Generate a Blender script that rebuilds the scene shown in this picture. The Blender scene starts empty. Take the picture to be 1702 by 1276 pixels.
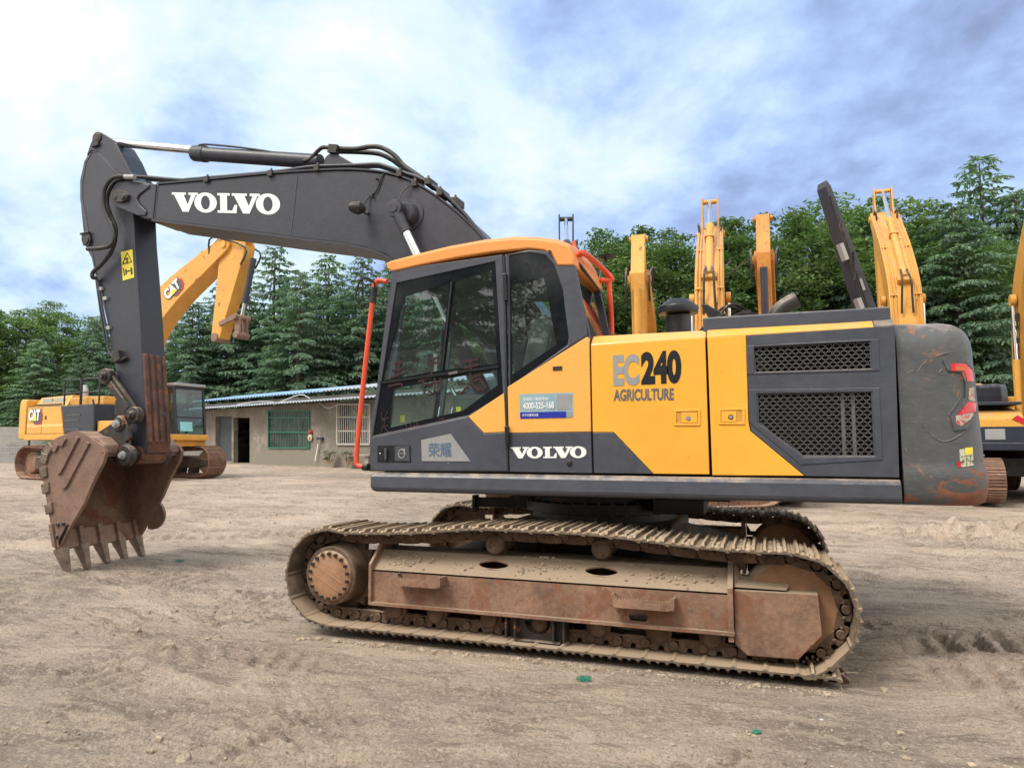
import bpy, bmesh, math, random
import numpy as np
from mathutils import Vector, Matrix, noise as mnoise
from mathutils.geometry import tessellate_polygon
from mathutils.bvhtree import BVHTree
R = math.radians
random.seed(7); rng = np.random.default_rng(7)
scene = bpy.context.scene
col = scene.collection
# ------------------------------------------------------------ camera
FPX, CX, CY = 1180.0, 851.0, 638.0
YAW = R(19.8); PIT = math.atan(103/1180.0); HC = 1.5
fw = Vector((-math.sin(YAW)*math.cos(PIT), math.cos(YAW)*math.cos(PIT), math.sin(PIT)))
rt = Vector((math.cos(YAW), math.sin(YAW), 0.0)); up = rt.cross(fw)
CAM = Vector((0, 0, HC))
cd = bpy.data.cameras.new("camera"); cam = bpy.data.objects.new("camera", cd); col.objects.link(cam)
cd.sensor_width = 36.0; cd.lens = FPX/1702*36.0; cd.clip_start = .05; cd.clip_end = 3000
cam.matrix_world = Matrix(((rt.x, up.x, -fw.x, 0), (rt.y, up.y, -fw.y, 0), (rt.z, up.z, -fw.z, HC), (0, 0, 0, 1)))
scene.camera = cam
def ray(px, py): return fw + rt*((px-CX)/FPX) + up*((CY-py)/FPX)
def W(px, py, Y):                       # point of the vertical plane y=Y
    d = ray(px, py); return CAM + d*(Y/d.y)
def D(px, py, dep): return CAM + ray(px, py)*dep
def PP(p):
    q = Vector(p)-CAM; z = q.dot(fw); return (CX+FPX*q.dot(rt)/z, CY-FPX*q.dot(up)/z)
# ------------------------------------------------------------ light
SUN_EL, SUN_AZ = R(52), R(215)          # azimuth measured from +Y clockwise
w = bpy.data.worlds.new("World"); scene.world = w; w.use_nodes = True
nt = w.node_tree; nt.nodes.clear(); N = nt.nodes; L = nt.links
def nd(t, **k):
    n = N.new(t)
    for a, b in k.items():
        if a == 'ins':
            for i, v in b.items(): n.inputs[i].default_value = v
        else: setattr(n, a, b)
    return n
def mth(op, a, b=None, clamp=False):
    n = N.new('ShaderNodeMath'); n.operation = op; n.use_clamp = clamp
    for i, x in enumerate((a, b)):
        if x is None: continue
        if isinstance(x, (int, float)): n.inputs[i].default_value = x
        else: L.new(x, n.inputs[i])
    return n.outputs[0]
def mixc(f, a, b, bt='MIX'):
    n = N.new('ShaderNodeMix'); n.data_type = 'RGBA'; n.blend_type = bt; n.clamp_factor = True
    for s, x in ((n.inputs[0], f), (n.inputs[6], a), (n.inputs[7], b)):
        if isinstance(x, (int, float)): s.default_value = x
        elif isinstance(x, (tuple, list)): s.default_value = (*x[:3], 1)
        else: L.new(x, s)
    return n.outputs[2]
def ramp(f, stops, interp='LINEAR'):
    n = N.new('ShaderNodeValToRGB'); n.color_ramp.interpolation = interp
    e = n.color_ramp.elements
    while len(e) < len(stops): e.new(.5)
    for q, (p, c) in zip(e, stops):
        q.position = p; q.color = (c, c, c, 1) if isinstance(c, (int, float)) else (*c[:3], 1)
    L.new(f, n.inputs[0]); return n.outputs[0]
def noise(vec, scale, detail=5, rough=.55, dist=0.0, out=0):
    n = N.new('ShaderNodeTexNoise'); n.inputs['Scale'].default_value = scale
    n.inputs['Detail'].default_value = detail; n.inputs['Roughness'].default_value = rough
    n.inputs['Distortion'].default_value = dist
    if vec is not None: L.new(vec, n.inputs['Vector'])
    return n.outputs[out]
sky = nd('ShaderNodeTexSky', sky_type='NISHITA', sun_disc=False, sun_elevation=SUN_EL, sun_rotation=SUN_AZ)
tc = nd('ShaderNodeTexCoord'); sp = nd('ShaderNodeSeparateXYZ'); L.new(tc.outputs['Generated'], sp.inputs[0])
zz = mth('MAXIMUM', mth('ADD', sp.outputs[2], .42), .1)
cb = nd('ShaderNodeCombineXYZ')
L.new(mth('DIVIDE', sp.outputs[0], zz), cb.inputs[0]); L.new(mth('DIVIDE', sp.outputs[1], zz), cb.inputs[1]); cb.inputs[2].default_value = 3.1
n1 = noise(cb.outputs[0], 2.1, 9, .58, .25); n2 = noise(cb.outputs[0], 6.5, 9, .62, .15)
def dirdot(px, py):
    d = ray(px, py).normalized(); n = N.new('ShaderNodeVectorMath'); n.operation = 'DOT_PRODUCT'
    L.new(tc.outputs['Generated'], n.inputs[0]); n.inputs[1].default_value = d; return n.outputs['Value']
def lobe(px, py, w0):                   # broad brighter or darker cloud bank in one direction of the sky
    return mth('MULTIPLY', mth('SUBTRACT', dirdot(px, py), 1-w0), 1/w0, True) if False else ramp(dirdot(px, py), [(1-w0, 0.0), (1.0, 1.0)], 'EASE')
b = mth('ADD', mth('ADD', mth('MULTIPLY', n1, 1.20), mth('MULTIPLY', n2, .34)), -.235)
b = mth('ADD', b, mth('MULTIPLY', lobe(230, -60, .13), .21))
b = mth('ADD', b, mth('MULTIPLY', lobe(1130, 110, .018), .15))
b = mth('ADD', b, mth('MULTIPLY', lobe(690, 120, .03), .05))
b = mth('SUBTRACT', b, mth('MULTIPLY', lobe(1500, 230, .06), .05))
b = mth('SUBTRACT', b, mth('MULTIPLY', lobe(110, 400, .02), -.05))
b = mth('ADD', b, mth('MULTIPLY', sp.outputs[2], .12)); b = mth('ADD', b, mth('MULTIPLY', ramp(dirdot(851, 300), [(0.0, 1.0), (.72, 0.0)], 'EASE'), .50)); b = mth('ADD', b, .035)  # sky lifted outside the view as added fill light
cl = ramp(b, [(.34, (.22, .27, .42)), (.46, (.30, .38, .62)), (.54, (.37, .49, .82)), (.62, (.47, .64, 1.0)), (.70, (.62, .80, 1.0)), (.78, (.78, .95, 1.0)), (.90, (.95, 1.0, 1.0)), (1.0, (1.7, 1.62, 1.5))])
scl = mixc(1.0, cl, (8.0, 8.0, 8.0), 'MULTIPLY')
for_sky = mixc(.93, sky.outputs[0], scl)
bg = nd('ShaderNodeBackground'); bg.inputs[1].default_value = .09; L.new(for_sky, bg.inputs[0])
wo = nd('ShaderNodeOutputWorld'); L.new(bg.outputs[0], wo.inputs[0])
sd = bpy.data.lights.new("sun", 'SUN'); sd.energy = 2.1; sd.angle = R(20); sd.color = (1.0, .93, .82)
so = bpy.data.objects.new("sun", sd); col.objects.link(so)
sdir = Vector((math.sin(SUN_AZ)*math.cos(SUN_EL), math.cos(SUN_AZ)*math.cos(SUN_EL), math.sin(SUN_EL)))
so.rotation_euler = sdir.to_track_quat('Z', 'Y').to_euler(); so.location = (0, 0, 30)
vs = scene.view_settings; vs.view_transform = 'Standard'; vs.look = 'None'; vs.gamma = 1; vs.exposure = .56; vs.use_curve_mapping = False
try:
    scene.cycles.max_bounces = 8; scene.cycles.transparent_max_bounces = 16
    scene.cycles.caustics_reflective = False; scene.cycles.caustics_refractive = False
except Exception: pass
# ------------------------------------------------------------ materials
MATS = {}
def newmat(name):
    global nt, N, L
    m = bpy.data.materials.new(name); m.use_nodes = True; nt = m.node_tree; nt.nodes.clear(); N = nt.nodes; L = nt.links
    o = N.new('ShaderNodeOutputMaterial'); MATS[name] = m
    return m, o
def paint(name, base, rough=.45, metal=0.0, var=.12, vs_=2.5, dust=0.0, dcol=(.40, .31, .23), rust=0.0, rcol=(.19, .075, .035), rs=7.0, bump=0.0, bs=60.0, spec=.5, low=None, coat=0.0, updust=.5, scratch=0.0):
    m, o = newmat(name); tc = nd('ShaderNodeTexCoord'); V = tc.outputs['Object']
    pb = nd('ShaderNodeBsdfPrincipled'); L.new(pb.outputs[0], o.inputs[0])
    nA = noise(V, vs_, 6, .6); nB = noise(V, vs_*9, 4, .6)
    f = mth('ADD', mth('MULTIPLY', nA, .65), mth('MULTIPLY', nB, .35))
    d = [c*(1-var*1.8) for c in base]; l = [min(1, c*(1+var*1.8)) for c in base]
    c = mixc(ramp(f, [(.3, 0.), (.7, 1.)]), d, l)
    rg = mth('ADD', mth('MULTIPLY', nB, .25), rough-.12)
    if scratch > 0:
        mp = nd('ShaderNodeMapping'); mp.inputs['Scale'].default_value = (4, 4, 60); mp.inputs['Rotation'].default_value = (.2, .35, .1); L.new(V, mp.inputs[0])
        s = ramp(noise(mp.outputs[0], 4, 8, .75), [(.555, 0.), (.60, 1.)])
        c = mixc(mth('MULTIPLY', s, scratch), c, (.30, .29, .27))
    if rust > 0:
        nr = noise(V, rs, 8, .68, .6)
        rf = ramp(nr, [(max(0, .68-.42*rust), 0.), (max(0.04, .68-.42*rust)+.06, 1.)])
        rc = mixc(noise(V, rs*5, 4, .6), rcol, [min(1, q*2.1) for q in rcol])
        c = mixc(rf, c, rc); rg = mth('ADD', rg, mth('MULTIPLY', rf, .3))
    if low is not None:                   # splashed mud / rust that stays on the lower part of the body
        sz = nd('ShaderNodeSeparateXYZ'); L.new(V, sz.inputs[0]); z0, z1, lc = low
        h = mth('DIVIDE', mth('SUBTRACT', z1, sz.outputs[2]), z1-z0, True)
        mpl = nd('ShaderNodeMapping'); mpl.inputs['Scale'].default_value = (1, 1, 2.6); L.new(V, mpl.inputs[0])
        xg = mth('DIVIDE', mth('SUBTRACT', sz.outputs[0], 2.35), .5, True)
        lf = ramp(mth('ADD', mth('ADD', mth('MULTIPLY', h, .30), mth('MULTIPLY', xg, .16)), mth('MULTIPLY', noise(mpl.outputs[0], 4.5, 11, .78, 1.0), 1.0)), [(.80, 0.), (.84, 1.)])
        c = mixc(lf, c, mixc(noise(V, 30, 4, .7), lc, [min(1, q*2.4) for q in lc])); rg = mth('ADD', rg, mth('MULTIPLY', lf, .3))
    if dust > 0:
        g = nd('ShaderNodeNewGeometry'); sn = nd('ShaderNodeSeparateXYZ'); L.new(g.outputs['Normal'], sn.inputs[0])
        nd_ = noise(V, 9, 7, .65, .3)
        df = mth('ADD', mth('MULTIPLY', mth('MAXIMUM', sn.outputs[2], 0), updust), mth('ADD', mth('MULTIPLY', nd_, .9), dust-.65))
        df = ramp(df, [(.15, 0.), (.62, 1.)])
        dc = mixc(noise(V, 40, 4, .7), dcol, [min(1, q*1.35) for q in dcol])
        c = mixc(df, c, dc); rg = mth('MAXIMUM', rg, mth('MULTIPLY', df, .95))
    L.new(c, pb.inputs['Base Color']); L.new(rg, pb.inputs['Roughness']); pb.inputs['Metallic'].default_value = metal
    pb.inputs['Specular IOR Level'].default_value = spec
    if coat > 0: pb.inputs['Coat Weight'].default_value = coat; pb.inputs['Coat Roughness'].default_value = .12
    if bump > 0:
        bn = nd('ShaderNodeBump'); bn.inputs['Strength'].default_value = bump; bn.inputs['Distance'].default_value = .01
        L.new(noise(V, bs, 5, .65), bn.inputs['Height']); L.new(bn.outputs[0], pb.inputs['Normal'])
    return m
def glass(name, tint=(.62, .80, .78), refl=1.0, op=0.0):
    m, o = newmat(name); tr = nd('ShaderNodeBsdfTransparent'); tr.inputs[0].default_value = (*tint, 1)
    gl = nd('ShaderNodeBsdfGlossy'); gl.inputs['Roughness'].default_value = .02; gl.inputs[0].default_value = (.9, .95, 1, 1)
    fr = nd('ShaderNodeFresnel'); fr.inputs[0].default_value = 1.6
    mx = nd('ShaderNodeMixShader'); L.new(mth('MULTIPLY', fr.outputs[0], refl, True), mx.inputs[0]); L.new(tr.outputs[0], mx.inputs[1]); L.new(gl.outputs[0], mx.inputs[2])
    last = mx.outputs[0]
    if op:
        tc = nd('ShaderNodeTexCoord'); df = nd('ShaderNodeBsdfDiffuse'); df.inputs[0].default_value = (.42, .44, .42, 1)
        m2 = nd('ShaderNodeMixShader'); L.new(mth('MULTIPLY', ramp(noise(tc.outputs['Object'], 1.6, 5, .6), [(.3, .3), (.7, 1.)]), op), m2.inputs[0]); L.new(last, m2.inputs[1]); L.new(df.outputs[0], m2.inputs[2]); last = m2.outputs[0]
    L.new(last, o.inputs[0]); return m
meshm = paint('screen_wire', (.17, .175, .18), .4, metal=.3)
void = paint('cavity_shade_black', (.004, .004, .005), .9)  # near-black colour puts the cavity's shade into the inner box
grey = paint('grey_paint', (.057, .064, .086), .42, var=.14, vs_=1.4, dust=.12, bump=.03, bs=200, scratch=.10)
greyd = paint('boom_paint', (.031, .034, .050), .40, var=.18, vs_=1.2, dust=.10, bump=.05, bs=150, scratch=.12, updust=.3)
cwm = paint('counterweight_paint', (.072, .078, .084), .42, var=.18, vs_=1.5, dust=.06, bump=.12, bs=30, scratch=.22, rust=.20, rs=4.5, low=(1.05, 1.75, (.13, .05, .028)))
yel = paint('yellow_paint', (.84, .42, .05), .32, var=.05, vs_=1.2, dust=.05, scratch=.06, bump=.02, bs=180, coat=.35)
yelcab = paint('yellow_cab_paint', (.84, .43, .10), .26, var=.03, vs_=1.2, coat=.5)
orange = paint('orange_roof_paint', (.78, .30, .075), .45, var=.06, vs_=2)
black = paint('black_plastic', (.012, .013, .016), .35, var=.2)
gloss = paint('black_glass_border', (.008, .010, .014), .12, var=.1)
rubber = paint('black_rubber_hose', (.018, .018, .019), .55, var=.2, dust=.08)
darks = paint('dark_steel', (.045, .042, .042), .45, metal=.3, var=.25, vs_=6, dust=.16, rust=.2, bump=.2)
chrome = paint('chrome_rod', (.75, .76, .78), .16, metal=1.0, var=.04)
redr = paint('red_handrail_paint', (.72, .085, .035), .35, var=.08)
rustp = paint('track_frame_rust', (.235, .135, .09), .75, var=.35, vs_=3.5, dust=.30, dcol=(.28, .215, .155), rust=.40, rcol=(.14, .068, .042), rs=5, scratch=.3, bump=.35, bs=70, updust=1.0)
drive = paint('final_drive_rust', (.32, .175, .10), .8, var=.2, vs_=5, dust=.26, bump=.3, bs=90, updust=.8)
shoe_m = paint('track_shoe_steel', (.13, .10, .075), .6, metal=.1, var=.3, vs_=6, dust=.38, dcol=(.33, .25, .175), bump=.6, bs=60, updust=.75)
link_m = paint('track_link_steel', (.12, .075, .052), .7, var=.35, vs_=9, dust=.30, dcol=(.27, .205, .15), bump=.6, bs=70, updust=.6)
mud = paint('dry_mud', (.43, .35, .255), .95, var=.25, vs_=12, bump=1.0, bs=90)
buck = paint('bucket_rust', (.215, .135, .105), .68, metal=.1, var=.25, vs_=3, dust=.26, dcol=(.30, .20, .15), rust=.25, rcol=(.11, .06, .042), rs=3, bump=.35, bs=50, updust=.5)
bucki = paint('bucket_inside_rust', (.15, .085, .06), .7, var=.35, vs_=2.2, dust=.1, dcol=(.26, .18, .13), rust=.35, rcol=(.10, .04, .025), rs=2.5, bump=.4, bs=40)
tooth = paint('tooth_steel', (.15, .11, .085), .6, metal=.2, var=.3, vs_=8, dust=.35, dcol=(.38, .30, .23), bump=.7, bs=60)
wear = paint('arm_wear_rust', (.13, .06, .04), .6, metal=.2, var=.4, vs_=7, dust=.14, dcol=(.25, .15, .1), rust=.3, rs=5, bump=.3)
white = paint('white_vinyl', (.82, .84, .85), .4, var=.02)
silver = paint('silver_vinyl', (.36, .37, .385), .35, metal=.3, var=.06)
blackv = paint('black_vinyl', (.012, .014, .02), .35, var=.05)
yelv = paint('yellow_sticker', (.80, .66, .07), .45, var=.05)
blue = paint('blue_vinyl', (.012, .03, .34), .4, var=.03)
bluegrey = paint('sticker_blue_grey', (.28, .40, .47), .35, var=.10, vs_=6)
slate = paint('slate_blue_ink', (.10, .16, .27), .4, var=.04)
maroon = paint('maroon_marker', (.025, .005, .009), .5, var=.2)
redl = paint('red_lens', (.62, .02, .035), .25, var=.25, vs_=20, coat=.6)
redscr = paint('scuffed_lens', (.5, .07, .08), .5, var=.3, vs_=30, rust=.55, rcol=(.28, .27, .22), rs=30)
scruff = paint('worn_label', (.55, .54, .40), .6, var=.2, vs_=30, rust=.35, rcol=(.06, .055, .05), rs=26)
seatm = paint('seat_fabric', (.11, .115, .115), .8, var=.12)
inter = paint('cab_trim', (.10, .11, .11), .6, var=.1)
interl = paint('cab_trim_light', (.32, .36, .34), .6, var=.15)
catyel = paint('machine_yellow', (.66, .34, .06), .42, var=.09, vs_=2, dust=.07, rust=.07, rcol=(.10, .05, .03), rs=9)
booy = paint('boom_yellow', (.62, .315, .06), .42, var=.10, vs_=2, dust=.06, rust=.16, rcol=(.13, .06, .03), rs=6)
redv = paint('red_vinyl', (.5, .012, .03), .4, var=.05)
wet = paint('navy_panel', (.018, .024, .042), .4, var=.2, dust=.05)
gl_cab = glass('tinted_cab_glass', (.74, .90, .88), 1.5, .04); paint('ink_grey', (.12, .13, .145), .4)
gl_far = glass('tinted_far_glass', (.45, .62, .60), 1.6, .10)
# ------------------------------------------------------------ mesh builder
class MB:
    def __init__(s): s.v = []; s.f = []; s.m = []; s.s = []; s.g = []
    def add(s, vs_, fs, m=0, sm=False):
        k = len(s.v); s.g.append((k, len(s.f))); s.v += [tuple(q) for q in vs_]
        for f in fs: s.f.append(tuple(i+k for i in f)); s.m.append(m); s.s.append(sm)
    def box(s, x0, x1, y0, y1, z0, z1, m=0):
        s.add([(x0,y0,z0),(x1,y0,z0),(x1,y1,z0),(x0,y1,z0),(x0,y0,z1),(x1,y0,z1),(x1,y1,z1),(x0,y1,z1)],
              [(0,3,2,1),(4,5,6,7),(0,1,5,4),(1,2,6,5),(2,3,7,6),(3,0,4,7)], m)
    def obox(s, c, a, b_, d, m=0):           # centre and three half axes
        c, a, b_, d = map(Vector, (c, a, b_, d))
        s.add([c-a-b_-d, c+a-b_-d, c+a+b_-d, c-a+b_-d, c-a-b_+d, c+a-b_+d, c+a+b_+d, c-a+b_+d],
              [(0,3,2,1),(4,5,6,7),(0,1,5,4),(1,2,6,5),(2,3,7,6),(3,0,4,7)], m)
    def bar(s, a, b_, w_, h_, m=0, upv=(0,0,1)):
        a, b_ = Vector(a), Vector(b_); d = (b_-a)/2; u_ = d.cross(Vector(upv))
        if u_.length < 1e-6: u_ = d.cross(Vector((1,0,0)))
        u_.normalize(); v_ = u_.cross(d).normalized(); s.obox((a+b_)/2, d, u_*w_/2, v_*h_/2, m)
    def prism(s, pts, off, m=0):
        n = len(pts); off = Vector(off); pts = [Vector(p) for p in pts]
        s.add(pts+[p+off for p in pts], [tuple(range(n)), tuple(range(2*n-1, n-1, -1))]+[(i, (i+1) % n, n+(i+1) % n, n+i) for i in range(n)], m)
    def plate(s, outer, holes, off, m=0):
        off = Vector(off); loops = [[Vector(p) for p in l] for l in [outer]+holes]
        flat = [p for l in loops for p in l]; n = len(flat)
        tri = tessellate_polygon(loops)
        fs = [tuple(t) for t in tri]+[tuple(i+n for i in reversed(t)) for t in tri]; k = 0
        for l in loops:
            c = len(l)
            for i in range(c): fs.append((k+i, k+(i+1) % c, n+k+(i+1) % c, n+k+i))
            k += c
        s.add(flat+[p+off for p in flat], fs, m)
    def lathe(s, o, ax, prof, n=28, m=0, sm=True):  # prof: (t along axis, radius)
        o, ax = Vector(o), Vector(ax).normalized(); u_ = ax.orthogonal().normalized(); v_ = ax.cross(u_)
        V_ = []; F_ = []
        for t, r in prof:
            for i in range(n):
                a = 2*math.pi*i/n; V_.append(o+ax*t+(u_*math.cos(a)+v_*math.sin(a))*r)
        for j in range(len(prof)-1):
            for i in range(n): F_.append((j*n+i, j*n+(i+1) % n, (j+1)*n+(i+1) % n, (j+1)*n+i))
        F_.append(tuple(range(n))[::-1]); F_.append(tuple(range((len(prof)-1)*n, len(prof)*n)))
        s.add(V_, F_, m, sm)
    def cyl(s, a, b_, r, r2=None, n=20, m=0):
        a, b_ = Vector(a), Vector(b_); s.lathe(a, b_-a, [(0, r), ((b_-a).length, r if r2 is None else r2)], n, m)
    def tube(s, pts, r, n=10, m=0, k=0):
        pts = [Vector(p) for p in pts]
        if k: pts = spl(pts, k)
        V_ = []; F_ = []; pu = None
        for i, p in enumerate(pts):
            t = (pts[min(i+1, len(pts)-1)]-pts[max(i-1, 0)]).normalized()
            u_ = (pu-t*pu.dot(t)) if pu is not None else t.orthogonal()
            if u_.length < 1e-6: u_ = t.orthogonal()
            u_.normalize(); pu = u_; v_ = t.cross(u_)
            for j in range(n):
                a = 2*math.pi*j/n; V_.append(p+(u_*math.cos(a)+v_*math.sin(a))*r)
        for i in range(len(pts)-1):
            for j in range(n): F_.append((i*n+j, i*n+(j+1) % n, (i+1)*n+(j+1) % n, (i+1)*n+j))
        F_.append(tuple(range(n))[::-1]); F_.append(tuple(range((len(pts)-1)*n, len(pts)*n)))
        s.add(V_, F_, m, True)
    def blob(s, c, r, m=0, sz=1.0, seed=0):
        rr = random.Random(seed or random.random()); bm = bmesh.new(); bmesh.ops.create_icosphere(bm, subdivisions=1, radius=1)
        V_ = [Vector((v.co.x*r, v.co.y*r, v.co.z*r*sz))*rr.uniform(.65, 1.2)+Vector(c) for v in bm.verts]
        s.add(V_, [tuple(v.index for v in f.verts) for f in bm.faces], m); bm.free()
    def build(s, name, mats, parent=None, org=(0,0,0), bevel=0, seg=2, recalc=True, ang=38, data_only=False):
        o_ = Vector(org); me = bpy.data.meshes.new(name); me.from_pydata([(x-o_.x, y-o_.y, z-o_.z) for x, y, z in s.v], [], s.f)
        for x in (mats if isinstance(mats, (list, tuple)) else [mats]): me.materials.append(x)
        me.polygons.foreach_set('material_index', s.m); me.polygons.foreach_set('use_smooth', s.s)
        if recalc:
            bm = bmesh.new(); bm.from_mesh(me); bmesh.ops.recalc_face_normals(bm, faces=bm.faces); bm.to_mesh(me); bm.free()
        if any(s.s): me.set_sharp_from_angle(angle=R(ang))
        me.update(); ob = bpy.data.objects.new(name, me); col.objects.link(ob)
        if parent: ob.parent = parent
        if bevel:
            md = ob.modifiers.new('bevel', 'BEVEL'); md.width = bevel; md.segments = seg; md.limit_method = 'ANGLE'; md.angle_limit = R(35)
        return ob
def each(mb, name, *a, **k):              # every added shape becomes an object of its own
    out = []; g = mb.g+[(len(mb.v), len(mb.f))]
    for (v0, f0), (v1, f1) in zip(g, g[1:]):
        q = MB(); q.v = mb.v[v0:v1]; q.f = [tuple(i-v0 for i in f) for f in mb.f[f0:f1]]; q.m = mb.m[f0:f1]; q.s = mb.s[f0:f1]; out.append(q.build(name, *a, **k))
    return out
def spl(pts, k):
    pts = [Vector(p) for p in pts]; out = []
    for i in range(len(pts)-1):
        p0, p1, p2, p3 = pts[max(i-1, 0)], pts[i], pts[i+1], pts[min(i+2, len(pts)-1)]
        for j in range(k):
            t = j/k; out.append(.5*((2*p1)+(p2-p0)*t+(2*p0-5*p1+4*p2-p3)*t*t+(3*p1-p0-3*p2+p3)*t**3))
    return out+[pts[-1]]
def tag(o, label=None, cat=None, group=None, kind=None):
    if label: o['label'] = label
    if cat: o['category'] = cat
    if group: o['group'] = group
    if kind: o['kind'] = kind
    return o
def empty(name, loc, rz=0.0, parent=None):
    o = bpy.data.objects.new(name, None); col.objects.link(o); o.location = loc; o.rotation_euler = (0, 0, rz); o.empty_display_size = .3
    if parent: o.parent = parent
    return o
# lettering: 2D outlines mapped onto a quadrilateral TL, TR, BR, BL
def quadmap(q, u_, v_): return (q[3]*(1-u_)+q[2]*u_)*(1-v_)+(q[0]*(1-u_)+q[1]*u_)*v_
def letter_mesh(body, bold=0.0, shear=0.0):
    cu = bpy.data.curves.new('t', 'FONT'); cu.body = body; cu.offset = bold; cu.shear = shear; cu.resolution_u = 4
    ob = bpy.data.objects.new('t', cu); col.objects.link(ob); bpy.context.view_layer.update()
    dg = bpy.context.evaluated_depsgraph_get(); me = bpy.data.meshes.new_from_object(ob.evaluated_get(dg))
    V_ = [(v.co.x, v.co.y) for v in me.vertices]; F_ = [tuple(p.vertices) for p in me.polygons]
    bpy.data.objects.remove(ob); bpy.data.curves.remove(cu); bpy.data.meshes.remove(me)
    x0 = min(v[0] for v in V_); x1 = max(v[0] for v in V_); y0 = min(v[1] for v in V_); y1 = max(v[1] for v in V_)
    return [((x-x0)/(x1-x0), (y-y0)/(y1-y0)) for x, y in V_], F_
def slab_letters():
    V_, F_ = [], []
    def poly(loops):
        k = len(V_); L3 = [[Vector((x, y, 0)) for x, y in l] for l in loops]; tr = tessellate_polygon(L3)
        for l in loops: V_.extend(l)
        F_.extend([tuple(i+k for i in t) for t in tr])
    def V(x):
        poly([[(x,1),(x+.95,1),(x+.95,.88),(x+.80,.88),(x+1.06,.38),(x+1.30,.88),(x+1.12,.88),(x+1.12,1),(x+1.75,1),(x+1.75,.88),(x+1.60,.88),(x+1.10,0),(x+.70,0),(x+.14,.88),(x,.88)]])
    def O(x):
        n = 32; a = [(x+.74+.74*math.cos(2*math.pi*i/n), .5+.52*math.sin(2*math.pi*i/n)) for i in range(n)]
        h = [(x+.74+.29*math.cos(2*math.pi*i/n), .5+.36*math.sin(2*math.pi*i/n)) for i in range(n)]; poly([a, h])
    V(0); O(1.50)
    x = 3.02; poly([[(x,1),(x+.80,1),(x+.80,.88),(x+.62,.88),(x+.62,.13),(x+.95,.13),(x+1.10,.42),(x+1.26,.42),(x+1.22,0),(x,0),(x,.12),(x+.18,.12),(x+.18,.88),(x,.88)]])
    V(3.95); O(5.45)
    return [(a/6.93, b_) for a, b_ in V_], F_
def lettering(name, geo, quad, m, parent, org, off=.004, nrm=Vector((0,-1,0))):
    V_, F_ = geo; q = [Vector(p)+nrm*off for p in quad]; mb = MB(); mb.add([quadmap(q, a, b_) for a, b_ in V_], F_)
    return mb.build(name, m, parent, org, recalc=False)
def qpx(TL, TR, BR, BL, Y): return [W(*TL, Y), W(*TR, Y), W(*BR, Y), W(*BL, Y)]
# ------------------------------------------------------------ ground
fx, fy = -math.sin(YAW), math.cos(YAW)
def th(x, y):
    x = np.asarray(x, float); y = np.asarray(y, float); q = x*fx+y*fy
    h = np.interp(q, [8.6, 10, 12, 15, 19, 23, 30, 45], [0, .05, .18, .33, .44, .5, .62, .7])
    return h+.09*np.exp(-((x+7.7)**2+(y-6.6)**2)/2.2)
def TH(x, y): return float(th(x, y))
_tab = rng.random((256, 256))
def vnoise(x, y):
    xi = np.floor(x).astype(int); yi = np.floor(y).astype(int); a = x-xi; b_ = y-yi; a = a*a*(3-2*a); b_ = b_*b_*(3-2*b_)
    g = lambda i, j: _tab[(xi+i) % 256, (yi+j) % 256]
    return (g(0,0)*(1-a)+g(1,0)*a)*(1-b_)+(g(0,1)*(1-a)+g(1,1)*a)*b_-.5
def strip(x, y, cx, cy, ang, ln, wd, amp, sp_=.19, sk=.0):     # cleat prints pressed by a crawler track
    c, s = math.cos(ang), math.sin(ang); u_ = (x-cx)*c+(y-cy)*s; v_ = -(x-cx)*s+(y-cy)*c
    m = np.clip((ln/2-np.abs(u_))/.5, 0, 1)*np.clip((wd/2-np.abs(v_))/.06, 0, 1)*np.clip(vnoise(x*1.3+cx, y*1.3)*3+.75, 0, 1)
    return m*(amp*np.clip(np.sin((u_+v_*sk)/sp_*2*math.pi)*2.6, -1, 1)-amp*.6)+np.clip(1-np.abs(np.abs(v_)-wd/2-.05)/.09, 0, 1)*np.clip((ln/2-np.abs(u_))/.5, 0, 1)*amp*1.0
na = 560; fa = np.linspace(-R(50), R(50), na); ca = np.linspace(R(50), 2*math.pi-R(50), 60)[1:-1]
ang = np.concatenate([fa, ca]); rr = np.concatenate([[.02, .5], np.geomspace(1.2, 60, 980), np.geomspace(64, 1500, 24)])
A, RR = np.meshgrid(ang, rr); base_a = math.pi/2+YAW
X = RR*np.cos(base_a-A); Y = RR*np.sin(base_a-A)
fade = np.clip((70-RR)/50, 0, 1)
rx, ry = X*.95+Y*.3, -X*.3+Y*.95
hz = .04*vnoise(X*.35, Y*.35)+.022*vnoise(rx*.7+9, ry*1.9)+.015*vnoise(rx*2.1, ry*4.2)+.016*vnoise(rx*4, ry*11+4)+.011*vnoise(rx*9, ry*24)
clod = vnoise(X*.8+30, Y*.8+7)
cf = np.clip(clod*4, 0, 1)
rg_ = np.clip(vnoise(X*2.3+11, Y*2.3)*3+.55, .15, 1); hz += (.014*vnoise(X*15, Y*15)*(.5+cf)+.024*vnoise(X*33, Y*33)*(.5+1.2*cf)+.016*vnoise(X*64, Y*64)*(.5+cf))*rg_
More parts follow.
